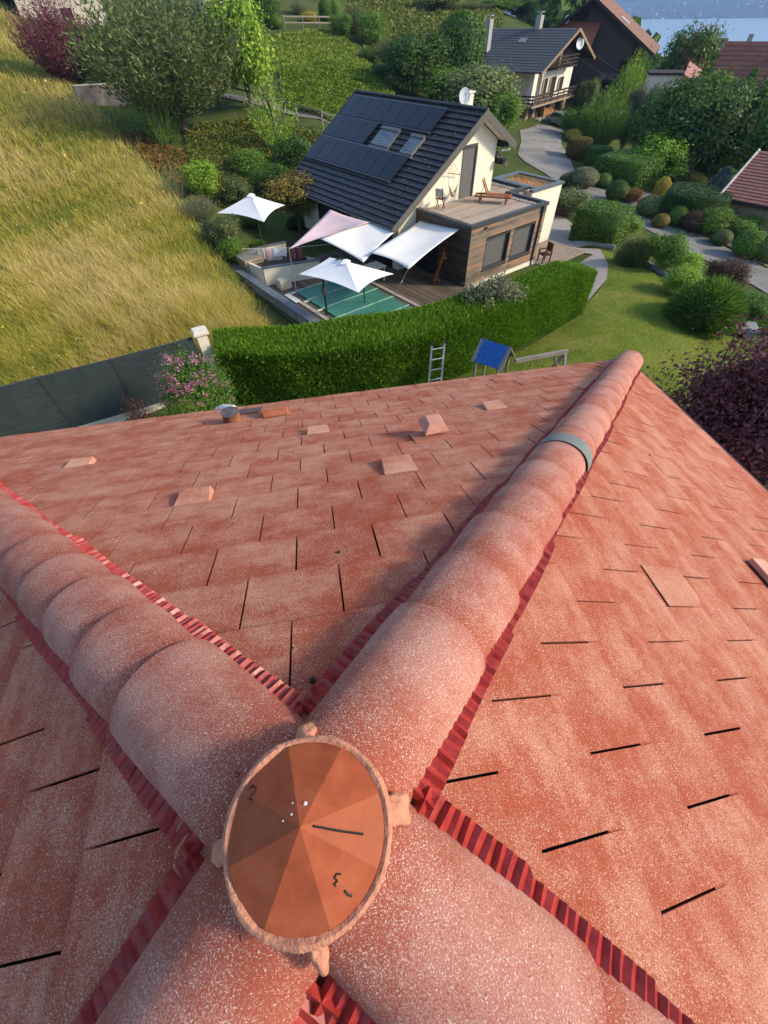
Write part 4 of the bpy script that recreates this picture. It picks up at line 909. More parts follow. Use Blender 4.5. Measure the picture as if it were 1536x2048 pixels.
# ------------------------------------------------------------------ leaf meshes
def leaves(P, N, size, asp=.5, seed=0, tilt=.5, curl=.25):
    """kite shaped leaves at points P, facing roughly along N"""
    r = np.random.default_rng(seed); n = len(P); N = N + r.normal(0, tilt, (n, 3)); N /= np.linalg.norm(N, axis=1, keepdims=True) + 1e-9
    T = r.normal(0, 1, (n, 3)); T -= (T * N).sum(1, keepdims=True) * N; T /= np.linalg.norm(T, axis=1, keepdims=True) + 1e-9; B = np.cross(N, T)
    s = (size * r.uniform(.6, 1.3, n))[:, None]
    V = np.stack([P - T * s * .5, P + B * s * asp * .5 - T * s * .05, P + T * s * .5 - N * s * curl, P - B * s * asp * .5 - T * s * .05], 1).reshape(-1, 3)
    return V, np.arange(n * 4).reshape(-1, 4), r.random(n)
def blades(P, D, L, W, seed=0, jit=.25):
    """pointed blades from P along direction D"""
    r = np.random.default_rng(seed); n = len(P); D = D + r.normal(0, jit, (n, 3)); D /= np.linalg.norm(D, axis=1, keepdims=True)
    S = np.cross(D, r.normal(0, 1, (n, 3))); S /= np.linalg.norm(S, axis=1, keepdims=True) + 1e-9
    L = (L * r.uniform(.6, 1.35, n))[:, None]; bend = r.normal(0, .12, (n, 3)) * L
    V = np.stack([P - S * W / 2, P + S * W / 2, P + D * L * .6 + bend * .4 + S * W * .4, P + D * L + bend], 1).reshape(-1, 3)
    return V, np.arange(n * 4).reshape(-1, 4), r.random(n)
# ------------------------------------------------------------------ big clipped hedge
HF = np.array([(-3.0, 13.55), (-.5, 13.0), (2.5, 12.95), (6.0, 14.05), (9.0, 15.5), (11.6, 16.9), (13.1, 17.75)])
HB = np.array([(-3.15, 15.35), (-.3, 15.1), (2.8, 15.3), (5.6, 16.0), (8.2, 17.0), (10.8, 18.0), (12.7, 18.75)])
HT_, HBo = -6.2, -8.5
hd = empty('clipped_hedge', 'long bright green clipped hedge in front of the pool terrace', 'hedge', (5, 15, HBo))
def lerp_line(L, t):
    s = np.linspace(0, 1, len(L)); return np.c_[np.interp(t, s, L[:, 0]), np.interp(t, s, L[:, 1])]
def hedge_z(t): return HT_ + .05 * np.sin(t * 9) + .05 * np.sin(t * 23 + 1) - .35 * np.clip(t - .85, 0, 1) / .15
n = 30; V = []; Fs = []
for i in range(n + 1):
    t = i / n; f = lerp_line(HF, [t])[0]; k = lerp_line(HB, [t])[0]; z = float(hedge_z(t)) - .12; d = (k - f) * .08
    V += [(*(f + d), HBo), (*(f + d), z), (*(k - d), z), (*(k - d), HBo)]
for i in range(n):
    for j in range(3): Fs.append((i * 4 + j, i * 4 + j + 1, (i + 1) * 4 + j + 1, (i + 1) * 4 + j))
Fs += [(0, 1, 2, 3), (n * 4 + 3, n * 4 + 2, n * 4 + 1, n * 4)]
M_HEDGE = foliage('hedge_green', (.065, .155, .007), (.125, .255, .012), (.21, .36, .026), .3, 0)
V = [(x - 5, y - 15, z - HBo) for x, y, z in V]
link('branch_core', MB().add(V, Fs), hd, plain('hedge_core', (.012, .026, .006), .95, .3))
def hedge_blades():
    r = np.random.default_rng(3); P = []; D = []
    n1 = 52000; t = r.random(n1); u = r.random(n1) ** 1.0; f = lerp_line(HF, t); k = lerp_line(HB, t); z = hedge_z(t) + .03 * r.normal(0, 1, n1) - .12 * np.clip(1 - np.minimum(u, 1 - u) / .08, 0, 1)
    P.append(np.c_[f + (k - f) * u[:, None], z - .12]); D.append(np.tile([.0, -.12, 1.0], (n1, 1)))
    n2 = 62000; t = r.random(n2); v = r.random(n2); f = lerp_line(HF, t); k = lerp_line(HB, t); nn = f - k; nn /= np.linalg.norm(nn, axis=1, keepdims=True); zt_ = hedge_z(t) - .1
    bul = .06 * np.sin(v * 3.1) + .05 * np.sin(t * 40 + v * 4) + .04 * r.normal(0, 1, n2)
    P.append(np.c_[f + nn * (bul[:, None] - .08), HBo + v * (zt_ - HBo)]); D.append(np.c_[nn * .75, np.full(n2, .75)])
    n3 = 9000; t = r.random(n3); v = r.random(n3); f = lerp_line(HF, t); k = lerp_line(HB, t); nn = k - f; nn /= np.linalg.norm(nn, axis=1, keepdims=True); zt_ = hedge_z(t) - .1
    P.append(np.c_[k - nn * .05, HBo + v * (zt_ - HBo)]); D.append(np.c_[nn * .75, np.full(n3, .75)])
    for tt, sg in ((0.0, -1), (1.0, 1)):
        n4 = 6000; u = r.random(n4); v = r.random(n4) ** .7; f = lerp_line(HF, [tt])[0]; k = lerp_line(HB, [tt])[0]; e = np.array([-(k - f)[1], (k - f)[0]]); e = e / np.linalg.norm(e) * (-sg); e = -e if (e[0] * sg) < 0 else e
        P.append(np.c_[f + (k - f) * u[:, None] + e * .1 * r.random(n4)[:, None], HBo + v * (float(hedge_z(tt)) - .1 - HBo)]); D.append(np.c_[np.tile(e * .7, (n4, 1)), np.full(n4, .7)])
    P = np.concatenate(P); D = np.concatenate(D); return blades(P - np.array([5, 15, HBo]), D, .13, .042, 5, .38)
v, q, a = hedge_blades(); link('foliage', np_mesh('foliage', v, q, a), hd, M_HEDGE)
# ------------------------------------------------------------------ ladder
def lad():
    a, c = Zp(873, 762, -7.0), None
    base = np.array([4.45, 12.85, -8.45]); r = empty('ladder', 'aluminium ladder leaning on the front of the clipped hedge', 'ladder', tuple(base), .12)
    topz = 1.85; lean = .5
    M_AL = plain('ladder_alloy', (.46, .46, .47), .4, .15, 5, .6)
    for x in (-.26, .26): link('rail', MB().beam((x, 0, 0), (x * .94 + .22, lean, topz), .075, .03), r, M_AL)
    for k in range(5): t = .12 + k * .19; link('rung', MB().tube([(-.25 + .22 * t, lean * t, topz * t), (.25 + .22 * t, lean * t, topz * t)], .021, 8), r, M_AL)
    for x in (-.25, .25): link('hook_wheel', MB().tube([(x + .19, lean - .04, topz - .02), (x + .25, lean - .04, topz - .02)], .06, 12), r, M_BLACK)
    return r
lad()
# ------------------------------------------------------------------ play tower and swing
PT0 = Zp(988, 706, -6.5); M_GREYW = wood_mat('silvered_timber', (.17, .15, .125), (.29, .26, .22), (.38, .345, .30))
gx, gy = float(PT0[0]), float(PT0[1]); gz_ = hgt(gx, gy)
pt = empty('play_tower', 'timber play tower with blue tarpaulin roof on the lawn', 'play tower', (gx, gy, gz_), .75); pt.scale = (.82, .82, 1)
H_ = -6.15 - gz_
for x, y in ((-.5, -.5), (.5, -.5), (-.5, .5), (.5, .5)): link('post', MB().box((x - .045, y - .045, 0), (x + .045, y + .045, H_ - .45)), pt, M_GREYW)
link('platform', MB().box((-.55, -.55, .55), (.55, .55, .6)), pt, M_GREYW)
M_TARP = plain('blue_tarpaulin', (.015, .10, .36), .5, .2, 5, bump=.3, bscale=12)
for s in (-1, 1):
    o = link('tarpaulin', MB().add([(0, -.62, H_ + .02), (0, .62, H_ + .02), (s * .62, .62, H_ - .55), (s * .62, -.62, H_ - .55)], [(0, 1, 2, 3)]), pt, M_TARP); md = o.modifiers.new('t', 'SOLIDIFY'); md.thickness = .02
    for y in (-.62, .62): link('roof_board', MB().beam((0, y, H_), (s * .66, y, H_ - .58), .14, .03), pt, M_GREYW)
link('side_panel', MB().box((-.53, -.56, .62), (.53, -.54, 1.05)), pt, M_TARP)
A_ = Zp(1030, 722, -6.5); B_ = Zp(1131, 704, -6.5)
sw = empty('swing_frame', 'grey timber swing frame beside the play tower', 'swing', (float(B_[0]), float(B_[1]), hgt(B_[0], B_[1])))
zb = -6.5 - hgt(B_[0], B_[1]); rel = A_ - B_
link('beam', MB().beam((rel[0], rel[1], zb), (.08, .03, zb), .12, .12), sw, M_GREYW)
nrm = np.array([-rel[1], rel[0]]) / np.hypot(rel[0], rel[1])
for s in (-1, 1): link('leg', MB().beam((0, 0, zb - .05), (nrm[0] * s * .9, nrm[1] * s * .9, 0), .09, .09), sw, M_GREYW)
link('brace', MB().beam((rel[0] * .22, rel[1] * .22, zb - .05), (nrm[0] * .3, nrm[1] * .3, zb * .45), .07, .07), sw, M_GREYW)
for t in (.3, .45, .62, .77): link('hanger', MB().box((rel[0] * t - .02, rel[1] * t - .02, zb - .16), (rel[0] * t + .02, rel[1] * t + .02, zb - .05)), sw, M_STEEL)
for t0, t1 in ((.3, .45), (.62, .77)):
    for t in (t0, t1): link('rope', MB().tube([(rel[0] * t, rel[1] * t, zb - .1), (rel[0] * t, rel[1] * t, .5)], .012, 5), sw, plain('yellow_rope', (.5, .42, .1), .8))
    link('seat', MB().beam((rel[0] * (t0 - .02), rel[1] * (t0 - .02), .5), (rel[0] * (t1 + .02), rel[1] * (t1 + .02), .5), .2, .03), sw, plain('pale_plastic', (.6, .58, .5), .5))
# ------------------------------------------------------------------ lawn, road, gravel
def sheet(name, poly, dz, mat, cell=1.2, z=None):
    poly = [np.array(p[:2], float) for p in poly]; ring = []
    for i in range(len(poly)):
        a, c = poly[i], poly[(i + 1) % len(poly)]; k = max(1, int(np.linalg.norm(c - a) / cell))
        ring += [a + (c - a) * j / k for j in range(k)]
    nr_ = len(ring); P = np.array(poly); lo, hi = P.min(0), P.max(0)
    pts = ring + [np.array([x, y]) for x in np.arange(lo[0], hi[0], cell) for y in np.arange(lo[1], hi[1], cell)]
    vo, _, fo, *_r = delaunay_2d_cdt([Vector(p) for p in pts], [], [list(range(nr_))], 1, 1e-4)
    xy = np.array([(v.x, v.y) for v in vo]); zz = heights(xy) + dz
    m = bpy.data.meshes.new(name); m.from_pydata(np.c_[xy, zz].tolist(), [], [tuple(f) for f in fo]); m.update()
    bm = bmesh.new(); bm.from_mesh(m); bmesh.ops.recalc_face_normals(bm, faces=bm.faces)
    if bm.faces and sum(f.normal.z for f in bm.faces) < 0: bmesh.ops.reverse_faces(bm, faces=bm.faces)
    bm.to_mesh(m); bm.free(); o = link(name, m, None, mat, smooth=True); return struct(o)
def inside(P, poly):
    P = np.asarray(P); poly = np.asarray(poly); r = np.zeros(len(P), bool); j = len(poly) - 1
    for i in range(len(poly)):
        xi, yi = poly[i]; xj, yj = poly[j]
        c = ((yi > P[:, 1]) != (yj > P[:, 1])) & (P[:, 0] < (xj - xi) * (P[:, 1] - yi) / (yj - yi + 1e-12) + xi); r ^= c; j = i
    return r
g2 = lambda x, y: G(x, y)[:2]
def lawn_mat():
    b = NB('lawn'); p = b.pos(); n1 = b.noise(p, .5, 5, .65); n2 = b.noise(p, 14, 3, .7)
    c = b.ramp(n1, [(.3, (.10, .15, .014)), (.5, (.19, .235, .026)), (.72, (.33, .30, .075))])
    return b.out(b.mix(b.math('MULTIPLY', n2, .6), c, (.05, .075, .012)), .95, n2, .7, .05, spec=.1)
lawn_poly = [(-12, -14), (26, -14), (24, 4), g2(1536, 720), g2(1460, 665), g2(1400, 650), g2(1340, 590), g2(1310, 548), g2(1260, 520), g2(1190, 497), g2(1205, 530), g2(1212, 560), g2(1195, 585), (12.6, 17.4), (9.0, 15.3), (2.5, 12.7), (-3.2, 13.3), (-7, 12.6), (-12, 11.2)]
M_LAWN = lawn_mat(); sheet('lawn', lawn_poly, .03, M_LAWN)
def road_mat(name, c1, c2, s=2.0):
    b = NB(name); p = b.pos(); n = b.noise(p, s, 5, .7); n2 = b.noise(p, 30, 2)
    return b.out(b.mix(b.math('MULTIPLY', n2, .3), b.ramp(n, [(.3, c1), (.7, c2)]), (.09, .085, .08)), .92, n2, .4, .03, spec=.15)
M_ROAD = road_mat('asphalt', (.17, .165, .15), (.28, .27, .25), .8); M_GRAV = road_mat('gravel', (.30, .265, .225), (.46, .41, .35), 4)
M_DRIVE = road_mat('worn_drive', (.17, .16, .145), (.38, .35, .31), .45)
road_pts_far = [(1536, 540), (1440, 488), (1360, 447), (1290, 410), (1220, 385), (1160, 365)]
road_pts_near = [(1130, 378), (1200, 418), (1265, 446), (1340, 486), (1420, 526), (1536, 590)]
R1 = [g2(*p) for p in road_pts_far] + [g2(*p) for p in road_pts_near]; e = (R1[0] - R1[1]) / np.linalg.norm(R1[0] - R1[1])
sheet('road', [R1[0] + e * 30 + np.array([3, 0])] + R1 + [R1[-1] + e * 30], .05, M_ROAD)
sheet('drive', [g2(*p) for p in ((1040, 262), (1075, 250), (1125, 258), (1122, 290), (1138, 315), (1150, 345), (1160, 362), (1128, 373), (1085, 345), (1050, 325), (1035, 310), (1042, 285))], .06, M_DRIVE)
sheet('gravel_yard', [g2(*p) for p in ((1092, 425), (1130, 437), (1165, 465), (1215, 487), (1150, 497))] + [g2(1200, 500), g2(1216, 530), g2(1213, 560), g2(1185, 592), (12.9, 17.6), (11.6, 18.4), hw(7, -2.0, 0)[:2], hw(10, -1.5, 0)[:2], hw(10.1, 4, 0)[:2]], .05, M_GRAV, .8)
sheet('pavement', [g2(*p) for p in ((1536, 535), (1440, 483), (1360, 442), (1290, 405), (1215, 378), (1230, 372), (1300, 388), (1380, 425), (1460, 462), (1536, 500))], .04, road_mat('pavement_stone', (.20, .18, .165), (.31, .28, .255), 1.5))
sheet('front_path', [hw(6.2, 7.5, 0)[:2], hw(7.6, 7.0, 0)[:2], hw(9.5, 12.5, 0)[:2], hw(7.5, 14, 0)[:2]], .05, plain('dark_paving', (.10, .095, .09), .8, .2, 3, obj=False))
def kerb(name, label, pts, w_, h_, mat, dz=0):
    P = [G(*p) for p in pts]; o = P[0]; b = MB()
    for i in range(len(P) - 1): b.beam(P[i] - o + np.array([0, 0, h_ / 2 + dz - .05]), P[i + 1] - o + np.array([0, 0, h_ / 2 + dz - .05]), w_, h_ + .1)
    return tag(link(name, b, None, mat, loc=tuple(o)), label, 'kerb')
kerb('kerb', 'mossy stone kerb along the far side of the road', [(1536, 538), (1440, 486), (1360, 445), (1290, 408), (1225, 384)], .22, .14, plain('mossy_kerb', (.20, .18, .075), .95, .4, 5, bump=.3))
kerb('metal_edging', 'pale metal garden edging at the corner of the gravel yard', [(1146, 489), (1180, 491), (1222, 497), (1228, 500)], .1, .22, plain('zinc_edging', (.36, .39, .41), .4, .15, 3, .5))
kerb('metal_edging', 'straight pale metal edging between lawn and roadside shrubs', [(1272, 521), (1300, 536), (1332, 555)], .12, .22, MATS['zinc_edging'])
# ================================================================== chalet and the houses behind
M_CHWHITE = plain('chalet_white', (.72, .68, .58), .9, .06, 1.5); M_DARKW = plain('dark_timber', (.035, .024, .018), .8, .3, 6)
M_STONE = plain('stone_facing', (.34, .28, .19), .9, .4, 5, bump=.5, bscale=8); M_CHROOF = plain('grey_slate', (.062, .065, .072), .65, .2, 3, bump=.4, bscale=25)
ch = empty('chalet', 'alpine chalet with grey slate roof, dark timber balconies and white dish', 'house', (34.4, 72.2, 0), math.radians(40))
GC = -10.0; LE, PK, RE = (0, -4.67), (9.36, -1.16), (17.36, -4.18)
def roofslab(name, parent, mat, A, B, y0, y1, th):
    return link(name, MB().prism([(A[0], y0, A[1]), (B[0], y0, B[1]), (B[0], y0, B[1] - th), (A[0], y0, A[1] - th)], (0, y1 - y0, 0)), parent, mat)
crf = link('roof', MB().prism([(LE[0], -.1, LE[1] - .1), (PK[0], -.1, PK[1] - .1), (RE[0], -.1, RE[1] - .1), (PK[0], -.1, PK[1] - .32)], (0, 14.9, 0)), ch, M_DARKW)
for A, B in ((LE, PK), (RE, PK)):
    for k in range(16):
        t0, t1 = k / 16, (k + 1.15) / 16
        p0 = (A[0] + (B[0] - A[0]) * t0, A[1] + (B[1] - A[1]) * t0); p1 = (A[0] + (B[0] - A[0]) * min(t1, 1), A[1] + (B[1] - A[1]) * min(t1, 1))
        link('slate_course', MB().add([(p0[0], -.2, p0[1] + .05), (p0[0], 14.9, p0[1] + .05), (p1[0], 14.9, p1[1] + .005), (p1[0], -.2, p1[1] + .005), (p0[0], -.2, p0[1] - .05), (p0[0], 14.9, p0[1] - .05)], [(0, 1, 2, 3), (0, 4, 5, 1)]), crf, M_CHROOF)
for A, B in ((LE, PK), (RE, PK)): link('bargeboard', MB().beam((A[0], -.25, A[1] - .1), (B[0], -.25, B[1] - .1), .06, .3), crf, plain('brown_board', (.24, .17, .11), .7, .2))
for x, y, zt in ((4, 10.6, -.2), (9.3, 5.8, .0)):
    c_ = link('chimney', MB().box((x - .45, y - .35, -3.2), (x + .45, y + .35, zt)), crf, plain('grey_render', (.33, .32, .29)))
    link('chimney_pot', MB().box((x - .5, y - .4, zt + .25), (x + .5, y + .4, zt + .33)).box((x - .4, y - .3, zt), (x - .3, y - .2, zt + .25)).box((x + .3, y + .2, zt), (x + .4, y + .3, zt + .25)), ch, M_STEEL)
z4 = lambda x: LE[1] + (PK[1] - LE[1]) * x / PK[0]
link('skylight', MB().add([(6.0, 6.0, z4(6.0) + .12), (6.9, 6.0, z4(6.9) + .12), (6.9, 7.0, z4(6.9) + .12), (6.0, 7.0, z4(6.0) + .12), (6.0, 6.0, z4(6) - .1), (6.9, 6, z4(6.9) - .1), (6.9, 7, z4(6.9) - .1), (6, 7, z4(6) - .1)], [(0, 1, 2, 3), (0, 4, 5, 1), (3, 2, 6, 7), (0, 3, 7, 4), (1, 5, 6, 2)]), crf, MATS['skylight_frame'])
zr = lambda x: (LE[1] + (PK[1] - LE[1]) * x / PK[0] if x < PK[0] else RE[1] + (PK[1] - RE[1]) * (RE[0] - x) / (RE[0] - PK[0])) - .42
link('upper_wall', MB().prism([(1.8, 1.6, -4.9), (14.6, 1.6, -4.9), (14.6, 1.6, zr(14.6)), (PK[0], 1.6, zr(PK[0])), (1.8, 1.6, zr(1.8))], (0, 11.6, 0)), ch, M_DARKW)
link('middle_wall', MB().box((4.6, 1.65, -7.8), (14.6, 13, -4.9)).box((1.8, 6.0, -7.8), (4.6, 13, -4.9)), ch, M_CHWHITE)
link('ground_wall', MB().box((1.6, 1.7, GC - .5), (14.7, 13, -7.8)), ch, M_STONE)
link('corner_pillar', MB().box((1.8, 1.5, -7.75), (2.9, 2.1, -4.9)), ch, M_CHWHITE)
for x0, x1, z0, z1 in ((5.4, 6.6, -7.7, -5.6), (7.6, 9.4, -7.7, -5.6), (10.6, 12.0, -7.2, -5.8), (6.8, 8.0, -3.6, -2.2), (9.4, 10.9, -4.6, -2.6)):
    wn = link('window', MB().box((x0, 1.56 if z0 > -5 else 1.62, z0), (x1, 1.64, z1)), ch, M_BLACK); link('shutter', MB().box((x0 - .5, 1.53, z0), (x0 - .03, 1.55, z1)), wn, plain('brown_board', (.24, .17, .11)))
for x0, x1 in ((2.4, 3.6), (4.5, 5.6)): link('door', MB().box((x0, 1.62, GC), (x1, 1.69, -8.1)), ch, M_DARKW)
link('garage_door', MB().box((11.0, 1.62, GC), (13.8, 1.69, -8.0)), ch, M_DARKW); link('window', MB().box((7.4, 1.62, -9.2), (8.9, 1.69, -8.3)), ch, M_BLACK)
bc = link('balcony', MB().box((-.7, -.05, -7.95), (13.4, 1.6, -7.75)).box((-.7, 1.6, -7.95), (1.75, 7, -7.75)), ch, plain('balcony_edge', (.30, .22, .15), .8, .2))
for z0 in (-7.55, -7.22, -6.9): link('rail_board', MB().box((-.7, -.06, z0), (13.3, -.01, z0 + .17)), bc, M_DARKW); link('rail_board', MB().box((-.72, .0, z0), (-.66, 7, z0 + .17)), bc, M_DARKW)
for k in range(8): link('rail_post', MB().box((-.7 + k * 1.98, -.0, -7.75), (-.58 + k * 1.98, .1, -6.7)), bc, M_DARKW)
b2 = link('balcony', MB().box((5.6, .3, -4.75), (12.4, 1.6, -4.6)), ch, M_DARKW)
for z0 in (-4.35, -4.0, -3.65): link('rail_board', MB().box((5.6, .28, z0), (12.3, .33, z0 + .12)), b2, M_DARKW)
for k in range(6): link('rail_post', MB().box((5.6 + k * 1.33, .33, -4.6), (5.7 + k * 1.33, .42, -3.55)), b2, M_DARKW)
def dishat(parent, c_, r, nd, mat=None):
    nd = np.array(nd, float); nd /= np.linalg.norm(nd); e1 = np.cross(nd, (0, 0, 1)); e1 /= np.linalg.norm(e1); e2 = np.cross(e1, nd); V = []; Fs = []; N = 20; c_ = np.array(c_, float)
    for j in range(5):
        q = r * j / 4
        for k in range(N): a = 2 * math.pi * k / N; V.append(c_ + e1 * q * math.cos(a) + e2 * q * math.sin(a) + nd * (q * q * .35 / r))
    for j in range(4):
        for k in range(N): Fs.append((j * N + k, j * N + (k + 1) % N, (j + 1) * N + (k + 1) % N, (j + 1) * N + k))
    o = link('satellite_dish', MB().add(V, Fs), parent, plain('dish_white', (.7, .71, .72)), smooth=True); md = o.modifiers.new('t', 'SOLIDIFY'); md.thickness = .03
    link('bracket', MB().tube([c_ - nd * .02, c_ - nd * .5], .04, 6), o, M_STEEL); return o
dishat(ch, (11.0, .15, -2.6), .62, (-.5, -.8, .2))
def wood_pile():
    r = empty('log_pile', 'split logs stacked under the chalet balcony', 'log pile', (34.4, 72.2, 0), math.radians(40)); mt = plain('split_log', (.42, .22, .09), .85, .4, 3)
    m = MB()
    for i in range(34):
        for j in range(int(12 - i * .18 - 3 * random.random())):
            x = 5.9 + i * .16 - j * .02; m.tube([(x, .9, GC + .08 + j * .15), (x, 1.5, GC + .08 + j * .15)], .075, 6)
    o = link('logs', m, r, mt); o['kind'] = 'stuff'
wood_pile()
tag(link('planter', MB().box((3.4, .4, GC - .3), (5.4, 1.2, GC + .55)), None, plain('grey_render', (.33, .32, .29)), loc=(34.4, 72.2, 0), rz=math.radians(40)), 'grey concrete trough at the foot of the chalet', 'planter')
# parked car
P = G(1117, 252); car = empty('parked_car', 'silver grey car parked beside the chalet under the trees', 'car', tuple(P + np.array([0, 0, .02])), math.radians(115))
M_CAR = plain('silver_paint', (.36, .37, .38), .3, .05, 2, .6)
prof = [(-2.0, .35), (-2.05, .75), (-1.9, .95), (-1.2, 1.0), (-.7, 1.42), (.7, 1.45), (1.5, 1.05), (2.0, .9), (2.05, .35)]
link('body', MB().prism([(x, -.82, z) for x, z in prof], (0, 1.64, 0)), car, M_CAR)
link('windscreen', MB().add([(-1.16, -.74, 1.03), (-1.16, .74, 1.03), (-.72, .68, 1.41), (-.72, -.68, 1.41)], [(0, 1, 2, 3)]), car, plain('car_glass', (.02, .025, .03), .1, .1))
for s in (-1, 1):
    o = link('side_window', MB().add([(-.65, s * .825, 1.36), (.65, s * .825, 1.38), (1.2, s * .825, 1.02), (-1.0, s * .825, 1.0)], [(0, 1, 2, 3)]), car, MATS['car_glass'])
    link('headlight', MB().box((-2.07, s * .6 - .14, .68), (-1.98, s * .6 + .14, .84)), car, M_STEEL)
    for x in (-1.3, 1.3):
        w_ = link('wheel', MB().tube([(x, s * .72, .32), (x, s * .86, .32)], .32, 16), car, M_BLACK); link('rim', MB().tube([(x, s * .855, .32), (x, s * .875, .32)], .2, 12), w_, M_STEEL)
# closed parasols on the chalet terrace
def closed_parasol(label, base, h, mat):
    r = empty('closed_parasol', label, 'parasol', tuple(base)); link('pole', MB().tube([(0, 0, 0), (0, 0, h)], .04, 6), r, M_STEEL); link('folded_canopy', MB().lathe([(.1, h * .35), (.3, h * .42), (.22, h * .7), (.05, h)], 10), r, mat)
closed_parasol('closed turquoise parasol on the chalet garden terrace', G(1160, 222) + np.array([0, 0, 0]), 3.0, plain('turquoise_cloth', (.02, .30, .38), .8))
closed_parasol('closed white parasol by the yellow hedge', G(1199, 196), 3.2, plain('white_cotton', (.7, .7, .7)))
# brown house
M_BROWNW = plain('brown_shingle', (.07, .05, .045), .85, .2, 4, bump=.3, bscale=12); M_BRROOF = plain('brown_tile', (.23, .115, .075), .8, .2, 3, bump=.4, bscale=18)
br = empty('brown_house', 'tall dark brown shingled house with wide orange brown roof', 'house', (43.73, 90.87, 0), math.radians(-36)); GB = -11.5
LE, PK, RE = (-3.0, -3.4), (5.4, 1.5), (15.7, -4.0)
brf = link('roof', MB().prism([(LE[0], -1.3, LE[1] - .1), (PK[0], -1.3, PK[1] - .1), (RE[0], -1.3, RE[1] - .1), (RE[0], -1.3, RE[1] - .35), (PK[0], -1.3, PK[1] - .4), (LE[0], -1.3, LE[1] - .35)], (0, 19, 0)), br, M_DARKW)
for A, B in ((LE, PK), (RE, PK)):
    for k in range(18):
        t0, t1 = k / 18, (k + 1.15) / 18; p0 = (A[0] + (B[0] - A[0]) * t0, A[1] + (B[1] - A[1]) * t0); p1 = (A[0] + (B[0] - A[0]) * min(t1, 1), A[1] + (B[1] - A[1]) * min(t1, 1))
        link('tile_course', MB().add([(p0[0], -1.4, p0[1] + .05), (p0[0], 17.8, p0[1] + .05), (p1[0], 17.8, p1[1] + .005), (p1[0], -1.4, p1[1] + .005), (p0[0], -1.4, p0[1] - .06), (p0[0], 17.8, p0[1] - .06)], [(0, 1, 2, 3), (0, 4, 5, 1)]), brf, M_BRROOF)
    link('bargeboard', MB().beam((A[0], -1.45, A[1] - .12), (B[0], -1.45, B[1] - .12), .08, .34), brf, M_DARKW)
link('wall', MB().prism([(-1.5, 0, GB), (12.6, 0, GB), (12.6, 0, -2.8), (5.4, 0, 1.0), (-1.5, 0, -3.0)], (0, 16, 0)), br, M_BROWNW)
link('window', MB().box((3.2, -.05, -.75), (5.0, -.01, .2)), br, M_BLACK); link('window', MB().box((11.3, -.05, -6.5), (12.4, -.01, -4.6)), br, M_BLACK)
dishat(br, (2.2, -.6, -.6), .45, (-.3, -.9, .2))
link('porch_roof', MB().prism([(1.0, -3.2, -3.0), (6.6, -3.2, -3.6), (7.1, -.05, -1.1), (1.0, -.05, -.9)], (0, 0, .15)), br, plain('rust_tile', (.26, .085, .05), .8, .2, 3, bump=.3, bscale=15))
bb = link('balcony', MB().box((8.8, -2.2, -6.9), (15.0, 0, -6.6)), br, M_DARKW)
for k in range(5): link('flower_box', MB().box((9.2 + k * 1.15, -2.3, -6.6), (10.1 + k * 1.15, -1.9, -5.9)), bb, plain('grey_box', (.12, .11, .10), .8))
for x in (13.9, 14.7): link('roof_strut', MB().beam((x, .5, -6.5), (x - .3, -.9, -3.9), .14), br, M_DARKW)
zr2 = lambda x: PK[1] + (RE[1] - PK[1]) * (x - PK[0]) / (RE[0] - PK[0])
for y in (4.2, 5.4): link('skylight', MB().add([(9.3, y, zr2(9.3) + .12), (10.6, y, zr2(10.6) + .12), (10.6, y + .8, zr2(10.6) + .12), (9.3, y + .8, zr2(9.3) + .12)], [(0, 1, 2, 3)]), brf, plain('painted_sky_pane', (.7, .72, .75), .1, .05))  # near-white pane colour has the sky's reflection painted in
# annex with pink tiled roof
ax_ = empty('annex', 'low cream annex with small pink tiled roof and potted olive terrace', 'house', tuple(Ap(1290, 192, 84)), math.radians(-30))
link('wall', MB().box((-.2, 0, -1.5), (3.7, 4, 1.9)), ax_, plain('cream_render', (.66, .6, .48))); link('flat_roof', MB().box((-.4, -.2, 1.9), (3.9, 4.2, 2.1)), ax_, M_DARKW)
link('pink_roof', MB().prism([(3.6, -.8, 1.9), (5.3, -.8, 1.2), (5.6, 1.0, 2.2), (3.9, 1.0, 2.9)], (0, 0, .14)), ax_, plain('pink_tile', (.45, .22, .18), .8, .2, 4, bump=.3, bscale=12)); link('terrace_slab', MB().box((-3, -2.5, -1.8), (4, 0, -1.4)), ax_, plain('pale_concrete', (.5, .46, .38)))
